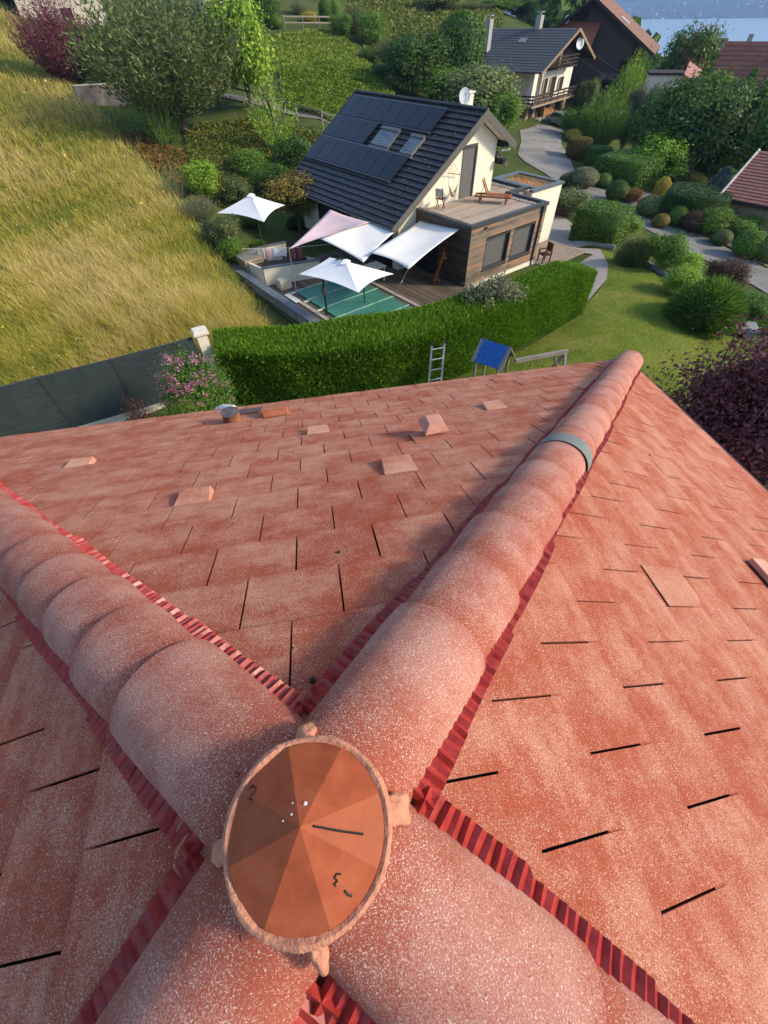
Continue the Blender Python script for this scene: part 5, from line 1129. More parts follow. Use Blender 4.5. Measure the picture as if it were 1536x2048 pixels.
# houses towards the lake
def far_house(label, D, px, rz, L, W, wh, rh, wallm, roofm, dormer=False):
    P = Ap(px[0], px[1], D); r = empty('far_house', label, 'house', tuple(P), rz)       # P: middle of the near eave
    link('wall', MB().prism([(-L / 2 + .5, .6, -wh), (-L / 2 + .5, W - .6, -wh), (-L / 2 + .5, W - .6, 0), (-L / 2 + .5, W / 2, rh - .3), (-L / 2 + .5, .6, 0)], (L - 1, 0, 0)), r, wallm)
    rf = link('roof', MB().prism([(-L / 2, 0, -.05), (-L / 2, W / 2, rh - .05), (-L / 2, W, -.05), (-L / 2, W, -.25), (-L / 2, W / 2, rh - .25), (-L / 2, 0, -.25)], (L, 0, 0)), r, roofm)
    n = 10
    for k in range(n):
        t0, t1 = k / n, min(1, (k + 1.12) / n); link('tile_course', MB().add([(-L / 2, W / 2 * t0, rh * t0 + .06), (L / 2, W / 2 * t0, rh * t0 + .06), (L / 2, W / 2 * t1, rh * t1 + .01), (-L / 2, W / 2 * t1, rh * t1 + .01), (-L / 2, W / 2 * t0, rh * t0 - .04), (L / 2, W / 2 * t0, rh * t0 - .04)], [(0, 1, 2, 3), (0, 4, 5, 1)]), rf, roofm)
    link('gutter', MB().tube([(-L / 2, -.08, -.1), (L / 2, -.08, -.1)], .1, 6), rf, plain('pale_gutter', (.5, .48, .44), .5))
    for k in range(3): link('window', MB().box((-L * .3 + k * L * .28, .55, -wh * .55), (-L * .3 + k * L * .28 + 1.2, .59, -wh * .55 + 1.3)), r, M_BLACK)
    link('chimney', MB().box((L * .12, W * .42, rh * .6), (L * .12 + .7, W * .42 + .6, rh + 1.0)), rf, plain('grey_render', (.33, .32, .29)))
    if dormer:
        link('dormer', MB().box((L * .08, W * .1, rh * .2), (L * .08 + 1.8, W * .4, rh * .62)), rf, M_CHWHITE); link('dormer_roof', MB().prism([(L * .08 - .3, W * .05, rh * .6), (L * .08 + .9, W * .05, rh * .98), (L * .08 + 2.1, W * .05, rh * .6)], (0, W * .4, 0)), rf, roofm)
        dishat(rf, (-L * .06, W * .3, rh * .9), .5, (-.2, -1, .2))
    return r
far_house('distant house with grey brown roof and white dormer', 118, (1440, 164), math.radians(-37), 13, 9, 3.5, 4.3, M_CHWHITE, plain('umber_tile', (.16, .105, .08), .8, .25, 2, bump=.3, bscale=10), True)
far_house('distant house with plain dark red roof', 98, (1530, 182), math.radians(-42), 15, 9, 3.2, 4.4, plain('tan_render', (.4, .3, .2), .9), plain('maroon_tile', (.17, .07, .055), .8, .2, 2, bump=.3, bscale=10))
far_house('distant house with brown roof among lakeside trees', 210, (1395, 118), math.radians(-30), 14, 10, 3.2, 4, M_CHWHITE, plain('umber_tile', (.16, .105, .08)))
# near house at the right edge
E0 = Zp(1438, 395, -8.5); E1 = Zp(1534, 413, -8.5); e = (E1 - E0) / np.linalg.norm(E1 - E0); R0 = Zp(1506, 300, -6.4)
nb = empty('roadside_house', 'house with brown corrugated tile roof and white verge by the blue spruce', 'house', (float(E0[0]), float(E0[1]), -11.8))
up = (R0 - E0) - e * ((R0 - E0) @ e); up[2] = R0[2] - E0[2]; Lh = 11.0; o_ = np.array([E0[0], E0[1], -11.8]); e0 = E0 - o_
M_BT = plain('chestnut_tile', (.26, .115, .085), .8, .2, 3, bump=.3, bscale=10)
far = np.array([up[0], up[1], -up[2]])
q = [e0, e0 + up, e0 + up + far]
rf = link('roof', MB().prism([q[0], q[1], q[2], q[2] - (0, 0, .2), q[1] - (0, 0, .25), q[0] - (0, 0, .2)], tuple(e * Lh)), nb, M_DARKW)
for k in range(16):
    t0, t1 = k / 16, min(1, (k + 1.15) / 16); a, c = e0 + up * t0 + (0, 0, .07), e0 + up * t1 + (0, 0, .015)
    link('tile_course', MB().add([a, a + e * Lh, c + e * Lh, c, a - (0, 0, .1), a + e * Lh - (0, 0, .1)], [(0, 1, 2, 3), (0, 4, 5, 1)]), rf, M_BT)
link('verge', MB().beam(e0 + (0, 0, .06) - e * .05, e0 + up + (0, 0, .06) - e * .05, .12, .16), rf, plain('white_trim', (.7, .66, .6), .6))
hin = up[:2] / np.linalg.norm(up[:2]); w0 = e0[:2] + hin * .7 + e[:2] * .6; w1 = w0 + e[:2] * (Lh - 1.2); w2 = w1 + hin * (2 * np.linalg.norm(up[:2]) - 1.4); w3 = w0 + hin * (2 * np.linalg.norm(up[:2]) - 1.4)
link('wall', MB().prism([(*w0, -.5), (*w1, -.5), (*w2, -.5), (*w3, -.5)], (0, 0, e0[2] + .3)), nb, plain('tan_render', (.4, .3, .2)))
# houses and walls on the slope behind the meadow
P = Ap(205, 80, 100); wh = empty('hillside_house', 'weathered white gable of a house behind the purple tree', 'house', tuple(P - np.array([0, 0, 3])), math.radians(18))
def streak():
    b = NB('streaked_render'); p = b.pos(True); n = b.noise(b.scaled(p, (5, 5, .35)), 1, 5, .7); return b.out(b.ramp(n, [(.35, (.30, .26, .2)), (.6, (.62, .57, .48))]), .9)
link('wall', MB().box((-9, 0, -1), (1.6, 9, 8.2)), wh, streak()); link('roof', MB().prism([(-10, -.8, 8.0), (-3.7, -.8, 11.5), (2.6, -.8, 8.0)], (0, 11, 0)), wh, M_BRROOF); link('window', MB().box((-4, -.05, 4.5), (-2.6, -.01, 6)), wh, M_BLACK)
P = Ap(500, 52, 98); wh = empty('hillside_house', 'bright white house wall glimpsed beside the tall clipped cypress', 'house', tuple(P - np.array([0, 0, 1])), math.radians(10))
link('wall', MB().box((-6, 0, -1), (1.0, 7, 6)), wh, plain('sunny_render', (.72, .66, .54), .9, .15, 1)); link('roof', MB().prism([(-7, -.8, 5.8), (-2.5, -.8, 8.6), (2, -.8, 5.8)], (0, 9, 0)), wh, M_BRROOF)
a, c = G(158, 206), G(268, 209); rw = empty('retaining_wall', 'stained grey concrete retaining wall at the top of the meadow', 'wall', tuple(a))
d = c - a; hh_ = 1.15; d[2] *= .3
link('wall', MB().beam((0, 0, hh_ / 2 - .3), tuple(d + np.array([0, 0, hh_ / 2 - .3])), .25, hh_ + .5), rw, plain('stained_concrete', (.20, .175, .15), .9, .5, 1.2, bump=.4, bscale=6)); link('coping', MB().beam((0, 0, hh_), tuple(d + np.array([0, 0, hh_])), .35, .08), rw, plain('pale_concrete', (.5, .46, .38)))
# post and rail fences
M_RAILW = plain('grey_rail_wood', (.23, .20, .16), .85, .25, 3)
def rail_fence(label, pts, h, nr_, spacing=2.4):
    P = [G(*p) for p in pts]; o = P[0]; r = empty('rail_fence', label, 'fence', tuple(o), 0, None)
    for i in range(len(P) - 1):
        L = np.linalg.norm(P[i + 1] - P[i]); n = max(1, round(L / spacing))
        for k in range(n + (1 if i == len(P) - 2 else 0)):
            p = P[i] + (P[i + 1] - P[i]) * k / n; p[2] = hgt(p[0], p[1]); p = p - o; link('post', MB().tube([p - (0, 0, .2), p + (0, 0, h)], .07, 7), r, M_RAILW)
        for j in range(nr_):
            z = h * (.92 - .45 * j); link('rail', MB().beam(P[i] - o + (0, 0, z), P[i + 1] - o + (0, 0, z), .06, .14), r, M_RAILW)
rail_fence('grey timber rail fence along the path above the garden', [(450, 203), (503, 216), (548, 230), (596, 244), (646, 258), (690, 272)], 1.25, 1, 4.2)
rail_fence('pale timber rail fence along the top of the green bank', [(570, 58), (607, 58), (640, 58), (668, 58)], 1.3, 2, 3.0)
sheet('hill_path', [g2(*p) for p in ((440, 196), (520, 213), (600, 236), (680, 258), (720, 270), (720, 262), (670, 243), (600, 222), (520, 200), (440, 188))], .08, road_mat('path_earth', (.16, .145, .12), (.25, .225, .19), 2), 1.5)
# overhead cables
for k, (p, D0, q, D1, lab) in enumerate((((1085, 30), 95, (1560, 262), 40, 'upper thin grey overhead cable crossing above the dark trees'), ((1060, 45), 95, (1560, 285), 40, 'lower thin grey overhead cable crossing above the dark trees'))):
    A = Ap(*p, D0); B = Ap(*q, D1); B2 = A + (B - A) * 1.6
    pts = [A + (B2 - A) * t - np.array([0, 0, 1.2 * math.sin(math.pi * t)]) for t in np.linspace(0, 1, 16)]
    tag(link('overhead_cable', MB().tube([p_ - A for p_ in pts], .012, 5), None, plain('cable', (.12, .12, .12), .6), loc=tuple(A)), lab, 'cable')
# ================================================================== plants
PROTO = {}
def unit_cloud(kind, seed):
    r = np.random.default_rng(seed)
    def dirs(n):
        d = r.normal(0, 1, (n, 3)); return d / np.linalg.norm(d, axis=1, keepdims=True)
    if kind in ('loose', 'dense', 'near', 'plum'):                # clumpy crown filling x,y in +-.5, z in .12 .. 1
        nc_ = {'loose': 80, 'dense': 110, 'near': 120, 'plum': 220}[kind]; per = {'loose': 130, 'dense': 125, 'near': 120, 'plum': 150}[kind]
        d = dirs(nc_); rad = r.uniform(.45, 1, nc_) ** .6; lob = 1 + .18 * np.sin(np.arctan2(d[:, 1], d[:, 0]) * 3 + seed) + .12 * np.sin(d[:, 2] * 5 + seed * 2)
        cc = d * (rad * lob)[:, None] * np.array([.40, .40, .37]) + np.array([0, 0, .58])
        sz = r.uniform(.07, .14, nc_)
        P = (cc[:, None] + r.normal(0, 1, (nc_, per, 3)) * sz[:, None, None] * np.array([.75, .75, .6])).reshape(-1, 3)
        N = P - np.repeat(cc, per, 0); N /= np.linalg.norm(N, axis=1, keepdims=True) + 1e-6; N = N * .6 + d.repeat(per, 0) * .5 + np.array([0, 0, .6])
        P[:, 2] = np.clip(P[:, 2], .03, 1.05)
        return leaves(P, N, {'loose': .046, 'dense': .044, 'near': .042, 'plum': .026}[kind], .55, seed, .45), ([.24, .24, .23] if kind != 'plum' else [.12, .12, .12], .55)
    if kind == 'ball':
        n = 5200; d = dirs(n); rad = .47 + .012 * r.normal(0, 1, n) + .012 * np.sin(d[:, 0] * 7 + seed) * np.sin(d[:, 1] * 6)
        P = d * rad[:, None] + np.array([0, 0, .5]); return leaves(P, d + np.array([0, 0, .2]), .05, .6, seed, .5), ([.43, .43, .43], .5)
    if kind == 'block':
        n = 7000; P = r.uniform(-.5, .5, (n, 3)); ax_ = r.integers(0, 3, n); sg = np.where(r.random(n) < .5, -.5, .5); N = np.zeros((n, 3)); i = np.arange(n); P[i, ax_] = sg; N[i, ax_] = sg * 2
        P = P / (1 + .18 * (np.abs(P).sum(1, keepdims=True) - .8).clip(0)) + r.normal(0, .014, (n, 3)); P[:, 2] += .5
        return leaves(P, N, .045, .6, seed, .5), ('box', .5)
    if kind in ('feather', 'sparse'):                     # upright, willowy shoots
        ns, per = (620, 36) if kind == 'feather' else (75, 30); a = r.random(ns) * 6.283; sp = r.random(ns) ** .6; hgt_ = r.uniform(.62, 1.0, ns) * (1.04 - .42 * sp ** 2)
        t = np.linspace(.12, 1, per)[None]; bx = np.cos(a)[:, None] * sp[:, None] * .5; by = np.sin(a)[:, None] * sp[:, None] * .5
        x = bx * (t ** .75); y = by * (t ** .75); z = hgt_[:, None] * (t ** (1 + .35 * sp[:, None])) * .97
        P = np.stack([x, y, z], -1).reshape(-1, 3) + r.normal(0, .012, (ns * per, 3)); D = np.stack([bx * .7 + 0 * t, by * .7 + 0 * t, .55 + 0 * (t * bx)], -1).reshape(-1, 3)
        D /= np.linalg.norm(D, axis=1, keepdims=True); v, q, c = blades(P, D, .028 if kind == 'feather' else .036, .011, seed, .5); return (v, q, c), ([.16, .16, .24] if kind == 'feather' else [.01, .01, .2], .42)
    if kind == 'spruce':
        P = []; D = []
        for lv in range(15):
            z = .06 + lv / 15 * .9; R_ = .5 * (1 - lv / 15.3); nb_ = int(8 + 10 * (1 - lv / 15))
            for k in range(nb_):
                a = 6.283 * k / nb_ + lv * .7 + r.normal(0, .1); n = int(26 * R_ / .5) + 5; t = r.random(n) ** .6
                P.append(np.c_[np.cos(a) * R_ * t, np.sin(a) * R_ * t, z - .06 * t + .03 * t * t + r.normal(0, .012, n)]); D.append(np.tile([math.cos(a), math.sin(a), .25], (n, 1)))
        P = np.concatenate(P); D = np.concatenate(D); return blades(np.repeat(P, 3, 0), np.repeat(D, 3, 0), .075, .016, seed, .5), ([.2, .2, .4], .42)
    if kind == 'column':
        n = 6000; t = r.random(n); a = r.random(n) * 6.283; R_ = .46 * np.minimum(1, (1.02 - t) * 4) ** .5 * np.minimum(1, .7 + t * 2) + r.normal(0, .015, n)
        P = np.c_[np.cos(a) * R_, np.sin(a) * R_, t]; return leaves(P, np.c_[np.cos(a), np.sin(a), .4 + 0 * a], .05, .5, seed, .4), ([.4, .4, .46], .5)
    if kind == 'grassy':
        n = 9000; d = dirs(n); d[:, 2] = np.abs(d[:, 2]) * .9 + .1; d /= np.linalg.norm(d, axis=1, keepdims=True); rr_ = r.uniform(.55, 1, n)
        P = d * rr_[:, None] * np.array([.46, .46, .86]); D = d * .8 + np.array([0, 0, .35]); return blades(P, D, .10, .016, seed, .25), ([.34, .34, .55], .18)
    if kind == 'palm':
        P = []; D = []
        for k in range(46):
            a = r.random() * 6.283; el = r.uniform(-.2, 1.2); t = np.linspace(.1, 1, 26); rad = .5 * t; z = .72 + .28 * el * t - .45 * t * t
            P.append(np.c_[np.cos(a) * rad, np.sin(a) * rad, z]); D.append(np.tile([math.cos(a + 1.2 * (-1) ** k), math.sin(a + 1.2 * (-1) ** k), -.5], (26, 1)))
        P = np.concatenate(P); D = np.concatenate(D); return blades(np.repeat(P, 3, 0), np.repeat(D, 3, 0), .12, .02, seed, .5), ([.08, .08, .2], .6)
def proto(kind, seed):
    key = (kind, seed)
    if key not in PROTO:
        (v, q, c), (core, cz_) = unit_cloud(kind, seed)
        # solid dark heart so that dense plants do not look hollow
        if core == 'box':
            s = .46; cv = np.array([(x, y, z) for z in (-s, s) for y in (-s, s) for x in (-s, s)]) + np.array([0, 0, .5]); cq = np.array([(0, 2, 3, 1), (4, 5, 7, 6), (0, 1, 5, 4), (1, 3, 7, 5), (3, 2, 6, 7), (2, 0, 4, 6)])
        else:
            cv = []; nu, nv = 12, 7
            for i in range(nv + 1):
                for k in range(nu): th, ph = math.pi * i / nv, 6.283 * k / nu; w_ = 1 + .18 * math.sin(3 * ph + i); cv.append((core[0] * math.sin(th) * math.cos(ph) * w_, core[1] * math.sin(th) * math.sin(ph) * w_, cz_ + core[2] * math.cos(th)))
            cq = np.array([(i * nu + k, (i + 1) * nu + k, (i + 1) * nu + (k + 1) % nu, i * nu + (k + 1) % nu) for i in range(nv) for k in range(nu)]); cv = np.array(cv)
        V = np.concatenate([v, cv]); Q_ = np.concatenate([q, cq + len(v)]); PROTO[key] = (V, Q_, np.concatenate([c, np.zeros(len(cq))]), {})
    return PROTO[key]
def crown_mesh(kind, seed):
    V, Q_, c, cache = proto(kind, seed)
    if 'm' not in cache:
        m = np_mesh('crown_' + kind, V, Q_, c); m.materials.append(GR['mid']); cache['m'] = m
    return cache['m']
def omat(o, mat): o.material_slots[0].link = 'OBJECT'; o.material_slots[0].material = mat; return o
BARK = plain('bark', (.085, .065, .05), .9, .35, 8, bump=.5, bscale=20)
TRK = {}
def trunk_mesh(seed):
    if seed not in TRK:
        r = random.Random(seed); m = MB(); j = [(0, 0, -.04)] + [(r.uniform(-.02, .02), r.uniform(-.02, .02), z) for z in (.15, .35, .55)]; m.tube(j, [.05, .04, .034, .02], 8)
        for k in range(7):
            a = 6.28 * k / 7 + r.random(); z0 = r.uniform(.22, .5); L = r.uniform(.2, .36); m.tube([(0, 0, z0), (math.cos(a) * L * .5, math.sin(a) * L * .5, z0 + .13), (math.cos(a) * L, math.sin(a) * L, z0 + .33)], [.022, .015, .006], 6)
        TRK[seed] = m.mesh('trunk'); TRK[seed].materials.append(BARK)
    return TRK[seed]
GR = {
 'deep': foliage('deep_green', (0.031, 0.076, 0.012), (0.073, 0.153, 0.023), (0.153, 0.273, 0.038)),
 'mid': foliage('mid_green', (0.049, 0.111, 0.013), (0.113, 0.222, 0.022), (0.225, 0.352, 0.045)),
 'bright': foliage('bright_green', (0.113, 0.222, 0.014), (0.225, 0.384, 0.029), (0.428, 0.584, 0.071)),
 'olive': foliage('olive_green', (0.078, 0.111, 0.032), (0.168, 0.212, 0.064), (0.336, 0.373, 0.133)),
 'grey': foliage('grey_green', (0.123, 0.142, 0.071), (0.225, 0.242, 0.116), (0.405, 0.403, 0.197)),
 'yellow': foliage('yellow_green', (0.270, 0.242, 0.026), (0.494, 0.424, 0.053), (0.809, 0.605, 0.107)),
 'brown': foliage('olive_brown', (0.113, 0.101, 0.022), (0.248, 0.191, 0.036), (0.428, 0.302, 0.062)),
 'purple': foliage('purple_leaf', (.075, .025, .035), (.16, .045, .065), (.30, .10, .12)),
 'blue': foliage('blue_needle', (0.090, 0.142, 0.133), (0.168, 0.242, 0.223), (0.315, 0.403, 0.356)),
 'darkred': foliage('bronze_leaf', (0.049, 0.029, 0.018), (0.113, 0.060, 0.039), (0.202, 0.111, 0.062)),
 'wilt': foliage('rusty_leaf', (0.135, 0.070, 0.022), (0.270, 0.131, 0.036), (0.405, 0.222, 0.062)),
}
def plant(kind, col, base, top, wpx, label, seed=0, tree=False, name=None, group=None, sq=1.0, rz=None, D=None, cat=None, lift=0):
    P = Ap(base[0], base[1], D) if D else G(*base)
    if D: P[2] = hgt(P[0], P[1])
    d = ray(*top); dist = math.hypot(P[0] - CAM[0], P[1] - CAM[1]); ht = max(.3, CAM[2] + d[2] / math.hypot(d[0], d[1]) * dist - P[2]); mid = P + np.array([0, 0, ht / 2])
    wm = wpx * depth(mid) / F; nm = name or ('tree' if tree else 'shrub'); me = crown_mesh(kind, seed % 3); rz = random.random() * 6.28 if rz is None else rz
    if tree:
        r = empty(nm, label, cat or 'tree', tuple(P), rz, group)
        c_ = omat(link('crown', me, r), GR[col]); c_.scale = (wm, wm * sq, ht * (1 - lift)); c_.location = (0, 0, ht * lift)
        t_ = link('trunk', trunk_mesh(seed % 4), r); t_.scale = (min(wm, ht * .8), min(wm, ht * .8), ht)
        return r
    o = omat(link(nm, me, loc=(P[0], P[1], P[2] - .05), rz=rz), GR[col]); o.scale = (wm, wm * sq, ht + .05); return tag(o, label, cat or 'shrub', group)
T = True
# --- left, behind the meadow
plant('feather', 'purple', (150, 165), (100, -30), 165, 'dark purple leaved tree in front of the weathered white gable', 0, T, 'purple_tree')
plant('dense', 'deep', (225, 178), (225, 50), 110, 'dark evergreen shrub between purple tree and grey retaining wall', 1)
plant('dense', 'deep', (40, 8), (30, -40), 90, 'dark hedge shrub on the skyline of the meadow', 0)
plant('feather', 'olive', (368, 264), (330, -75), 350, 'big grey green willowy tree with short dark trunk', 1, T, lift=.1)
plant('loose', 'bright', (500, 215), (490, -30), 140, 'leafy bright green tree behind the willowy tree', 2, T)
plant('loose', 'mid', (440, 215), (425, 40), 95, 'mid green tree between willowy tree and path', 1, T)
plant('sparse', 'mid', (330, 292), (285, 140), 80, 'slender young tree with upright shoots beside the red ground cover', 2, T, 'young_tree')
plant('sparse', 'mid', (345, 285), (345, 190), 60, 'low young sapling at the foot of the willowy tree', 0, T, 'young_tree')
plant('sparse', 'bright', (557, 300), (547, 130), 120, 'slender light green young tree by the rail fence', 1, T, 'young_tree')
plant('loose', 'brown', (603, 470), (598, 340), 112, 'round topped bronze green tree beside the rose shade sail', 0, T, 'round_tree', lift=.25)
plant('dense', 'deep', (590, 345), (592, 272), 85, 'dark green bush behind the solar roof corner', 2)
for i, (b, t, w_, c_, k, lab) in enumerate((((415, 400), (408, 315), 75, 'bright', 'loose', 'bright green leafy shrub by the dry twig bush'), ((480, 415), (478, 350), 70, 'olive', 'loose', 'olive shrub uphill of the garden parasol'), ((405, 440), (400, 385), 75, 'grey', 'feather', 'grey green spiky shrub at the meadow edge'),
    ((455, 500), (445, 430), 75, 'olive', 'loose', 'low olive shrub under the garden parasol edge'), ((470, 525), (470, 470), 55, 'mid', 'loose', 'small green shrub behind the compost box'), ((500, 350), (500, 300), 80, 'mid', 'dense', 'spreading green shrub on the garden bank'), ((545, 390), (545, 325), 80, 'mid', 'dense', 'rounded green shrub left of the solar roof'),
    ((595, 455), (592, 425), 45, 'deep', 'grassy', 'strappy dark green plant at the foot of the bronze tree'), ((520, 500), (515, 478), 40, 'mid', 'grassy', 'spiky green plant in the planter bed'), ((505, 455), (500, 425), 60, 'deep', 'dense', 'dark shrub in the shade of the garden parasol'), ((555, 545), (552, 520), 50, 'mid', 'loose', 'low green plants growing in the ivory planter'), ((360, 395), (350, 310), 45, 'grey', 'sparse', 'dry pale twig bush above the ground cover'))):
    plant(k, c_, b, t, w_, lab, i)
# --- top middle
plant('column', 'deep', (535, 48), (530, -40), 62, 'tall clipped dark cypress block beside the white wall', 0, name='cypress', cat='cypress')
plant('column', 'mid', (652, 42), (652, -2), 28, 'clipped rounded thuja at the end of the bank fence', 1, name='thuja', cat='thuja')
plant('column', 'mid', (671, 40), (672, 0), 24, 'slimmer clipped thuja beside its rounded twin', 2, name='thuja', cat='thuja')
plant('ball', 'mid', (553, 58), (553, 28), 28, 'small round bush among pale rocks on the bank', 0)
for i, (x, y, h, w_, c_) in enumerate(((685, 75, 50, 50, 'mid'), (712, 70, 75, 55, 'olive'), (745, 95, 75, 60, 'mid'), (775, 130, 60, 60, 'olive'), (800, 165, 75, 60, 'mid'), (735, 120, 30, 40, 'deep'), (765, 160, 35, 45, 'deep'), (600, 30, 45, 40, 'grey'), (620, 45, 22, 35, 'yellow'))):
    plant('feather' if i % 2 else 'loose', c_, (x, y), (x, y - h), w_, ['leafy green bush at the head of the bank', 'tall wispy shrub behind the clipped thujas', 'green bush halfway down the bank edge', 'wispy olive shrub along the bank edge', 'green bush at the foot of the bank', 'dark low bush on the bank edge', 'dark low bush lower on the bank edge', 'grey green shrub behind the bank fence', 'yellow green shrub behind the bank fence'][i], i)
plant('column', 'deep', (915, 172), (915, 24), 100, 'tall conical dark green tree beside the slate roofed chalet', 2, T, 'conical_tree')
plant('dense', 'deep', (825, 190), (820, 60), 135, 'broad dark tree above the black solar roof', 0, T)
plant('palm', 'olive', (832, 195), (830, 88), 75, 'shaggy palm with hanging fronds behind the ridge', 0, T, 'palm_tree')
plant('loose', 'olive', (950, 262), (930, 130), 170, 'olive green spreading tree behind the satellite dish chimney', 2, T)
plant('loose', 'mid', (992, 285), (990, 175), 90, 'leafy tree between neighbour house and gravel drive', 0, T)
plant('loose', 'mid', (880, 215), (880, 130), 110, 'green bush behind the dark roof ridge', 1)
for i, (x, y, h, w_, c_) in enumerate(((870, 40, 55, 100, 'olive'), (930, 60, 60, 100, 'olive'), (985, 55, 60, 90, 'mid'), (1035, 45, 65, 90, 'deep'), (1085, 40, 70, 100, 'deep'), (1135, 30, 60, 90, 'deep'), (800, 25, 35, 80, 'olive'))):
    plant(('loose', 'feather', 'dense')[i % 3], c_, (x, y + 30), (x, y - h), w_, ['scrubby bush on the hillside above the palm', 'wispy scrub above the chalet roof', 'thick scrub behind the chalet chimney', 'dark tree behind the chalet ridge', 'dark wispy tree between chalet and brown house', 'dark tree beside the brown gable', 'pale scrub high on the hillside'][i], i, T, D=(130 + 6 * i))
# --- right of the drive
rt = [('dense', 'mid', (1148, 278), (1150, 215), 68, 'round dark green bush beside the parked car', 0), ('loose', 'yellow', (1143, 285), (1143, 256), 34, 'golden leaved bush beside the drive', 1), ('block', 'brown', (1152, 318), (1150, 275), 42, 'clipped reddish green hedge cube beside the drive', 0),
 ('feather', 'mid', (1190, 300), (1195, 165), 105, 'tall feathery green shrub behind the golden bush', 0), ('feather', 'olive', (1240, 275), (1245, 170), 95, 'feathery olive tree in front of the cream annex', 1), ('block', 'deep', (1188, 340), (1187, 292), 42, 'clipped dark upright block beside the round bushes', 1),
 ('loose', 'bright', (1292, 372), (1288, 262), 115, 'large leaved bright green tree above the clipped block', 1), ('block', 'mid', (1248, 370), (1246, 308), 105, 'long clipped dark green hedge block', 2), ('ball', 'mid', (1203, 375), (1203, 345), 34, 'small clipped ball next to the grey dome', 0), ('ball', 'deep', (1228, 402), (1226, 358), 46, 'dark clipped ball on the pavement edge', 1),
 ('ball', 'grey', (1162, 375), (1160, 332), 60, 'grey green dome shaped bush at the drive corner', 2), ('grassy', 'grey', (1135, 372), (1132, 340), 45, 'silvery loose shrub beside the dome', 0), ('loose', 'wilt', (1258, 405), (1256, 375), 45, 'bush with coppery flowers between clipped balls', 2), ('column', 'yellow', (1312, 405), (1316, 352), 30, 'golden variegated pointed shrub', 0),
 ('ball', 'olive', (1296, 432), (1294, 388), 60, 'clipped olive dome by the pavement', 0), ('block', 'deep', (1375, 440), (1372, 375), 115, 'long dark clipped hedge before the blue spruce', 0), ('ball', 'mid', (1347, 452), (1347, 408), 38, 'clipped ball on a stem beside the low block', 1), ('dense', 'darkred', (1377, 465), (1374, 418), 45, 'dark bronze bush between clipped balls', 1),
 ('ball', 'brown', (1316, 455), (1316, 425), 34, 'low clipped brownish cushion at the kerb', 2), ('loose', 'mid', (1412, 470), (1416, 410), 72, 'loose light green bush on thin stems by the kerb', 2), ('loose', 'mid', (1470, 480), (1468, 428), 80, 'loose green bush behind the clipped cushions', 0), ('ball', 'olive', (1436, 490), (1436, 456), 40, 'small clipped cushion beside a thin stake', 0),
 ('ball', 'mid', (1487, 515), (1482, 455), 66, 'clipped globe on bare stems at the kerb', 1), ('ball', 'olive', (1528, 525), (1524, 458), 62, 'clipped globe at the edge of the garden', 2), ('spruce', 'blue', (1424, 402), (1432, 325), 74, 'blue spruce beside the brown roofed house', 0),
 ('grassy', 'olive', (1365, 372), (1365, 335), 90, 'low yellowish shrub on the slope above the hedge', 1), ('loose', 'olive', (1400, 360), (1405, 325), 70, 'olive shrub behind the blue spruce', 1)]
for k, c_, b, t, w_, lab, sd_ in rt:
    tr = k in ('spruce',) or 'tree' in lab
    plant(k, c_, b, t, w_, lab, sd_, tr, {'spruce': 'blue_spruce'}.get(k), D=None)
# stems of the standard balls are part of the look: dark woods behind
for i, (b, t, w_, c_, k, D_, lab) in enumerate((((1345, 335), (1340, 140), 170, 'deep', 'dense', 62, 'massive dark tree above the bright leaved tree'), ((1420, 345), (1420, 165), 170, 'deep', 'dense', 66, 'massive dark tree behind the blue spruce'), ((1490, 330), (1495, 150), 150, 'deep', 'loose', 70, 'dark tree in front of the dark red roof'), ((1545, 330), (1550, 150), 150, 'deep', 'dense', 60, 'dark tree at the end of the wood'),
   ((1300, 275), (1300, 175), 100, 'deep', 'loose', 74, 'dark tree below the cream annex'), ((1395, 230), (1392, 140), 120, 'mid', 'loose', 80, 'mid green tree below the pink roof'), ((1450, 240), (1450, 165), 100, 'mid', 'dense', 82, 'mid green tree below the white dormer'), ((1515, 230), (1512, 130), 70, 'deep', 'spruce', 84, 'dark conifer before the dark red roof'),
   ((1475, 220), (1487, 135), 26, 'deep', 'column', 86, 'thin dark cypress before the dark red roof'), ((1365, 175), (1370, 38), 105, 'mid', 'loose', 120, 'tall tree standing against the lake'), ((1365, 172), (1360, 62), 62, 'wilt', 'dense', 118, 'browned conifer in front of the lakeside tree'), ((1290, 130), (1280, 85), 60, 'mid', 'feather', 98, 'light green plants on the brown house terrace'),
   ((1178, 188), (1176, 152), 38, 'olive', 'loose', 92, 'yellow green hedge in front of the brown house'), ((1440, 170), (1432, 130), 40, 'wilt', 'loose', 100, 'rusty leaved tree beside the grey brown roof'), ((1255, 180), (1250, 95), 70, 'bright', 'feather', 96, 'bright bamboo beside the brown house'))):
    plant(k, c_, b, t, w_, lab, i, T, D=D_)
for i, x in enumerate((1272, 1300, 1322)): plant('loose', 'grey', (x, 205), (x, 160), 34, ['potted olive farthest from the pink roof on the annex terrace', 'potted olive between two others on the annex terrace', 'potted olive nearest the pink roof on the annex terrace'][i], i, T, 'potted_olive', 'potted olives on the annex terrace', D=80)
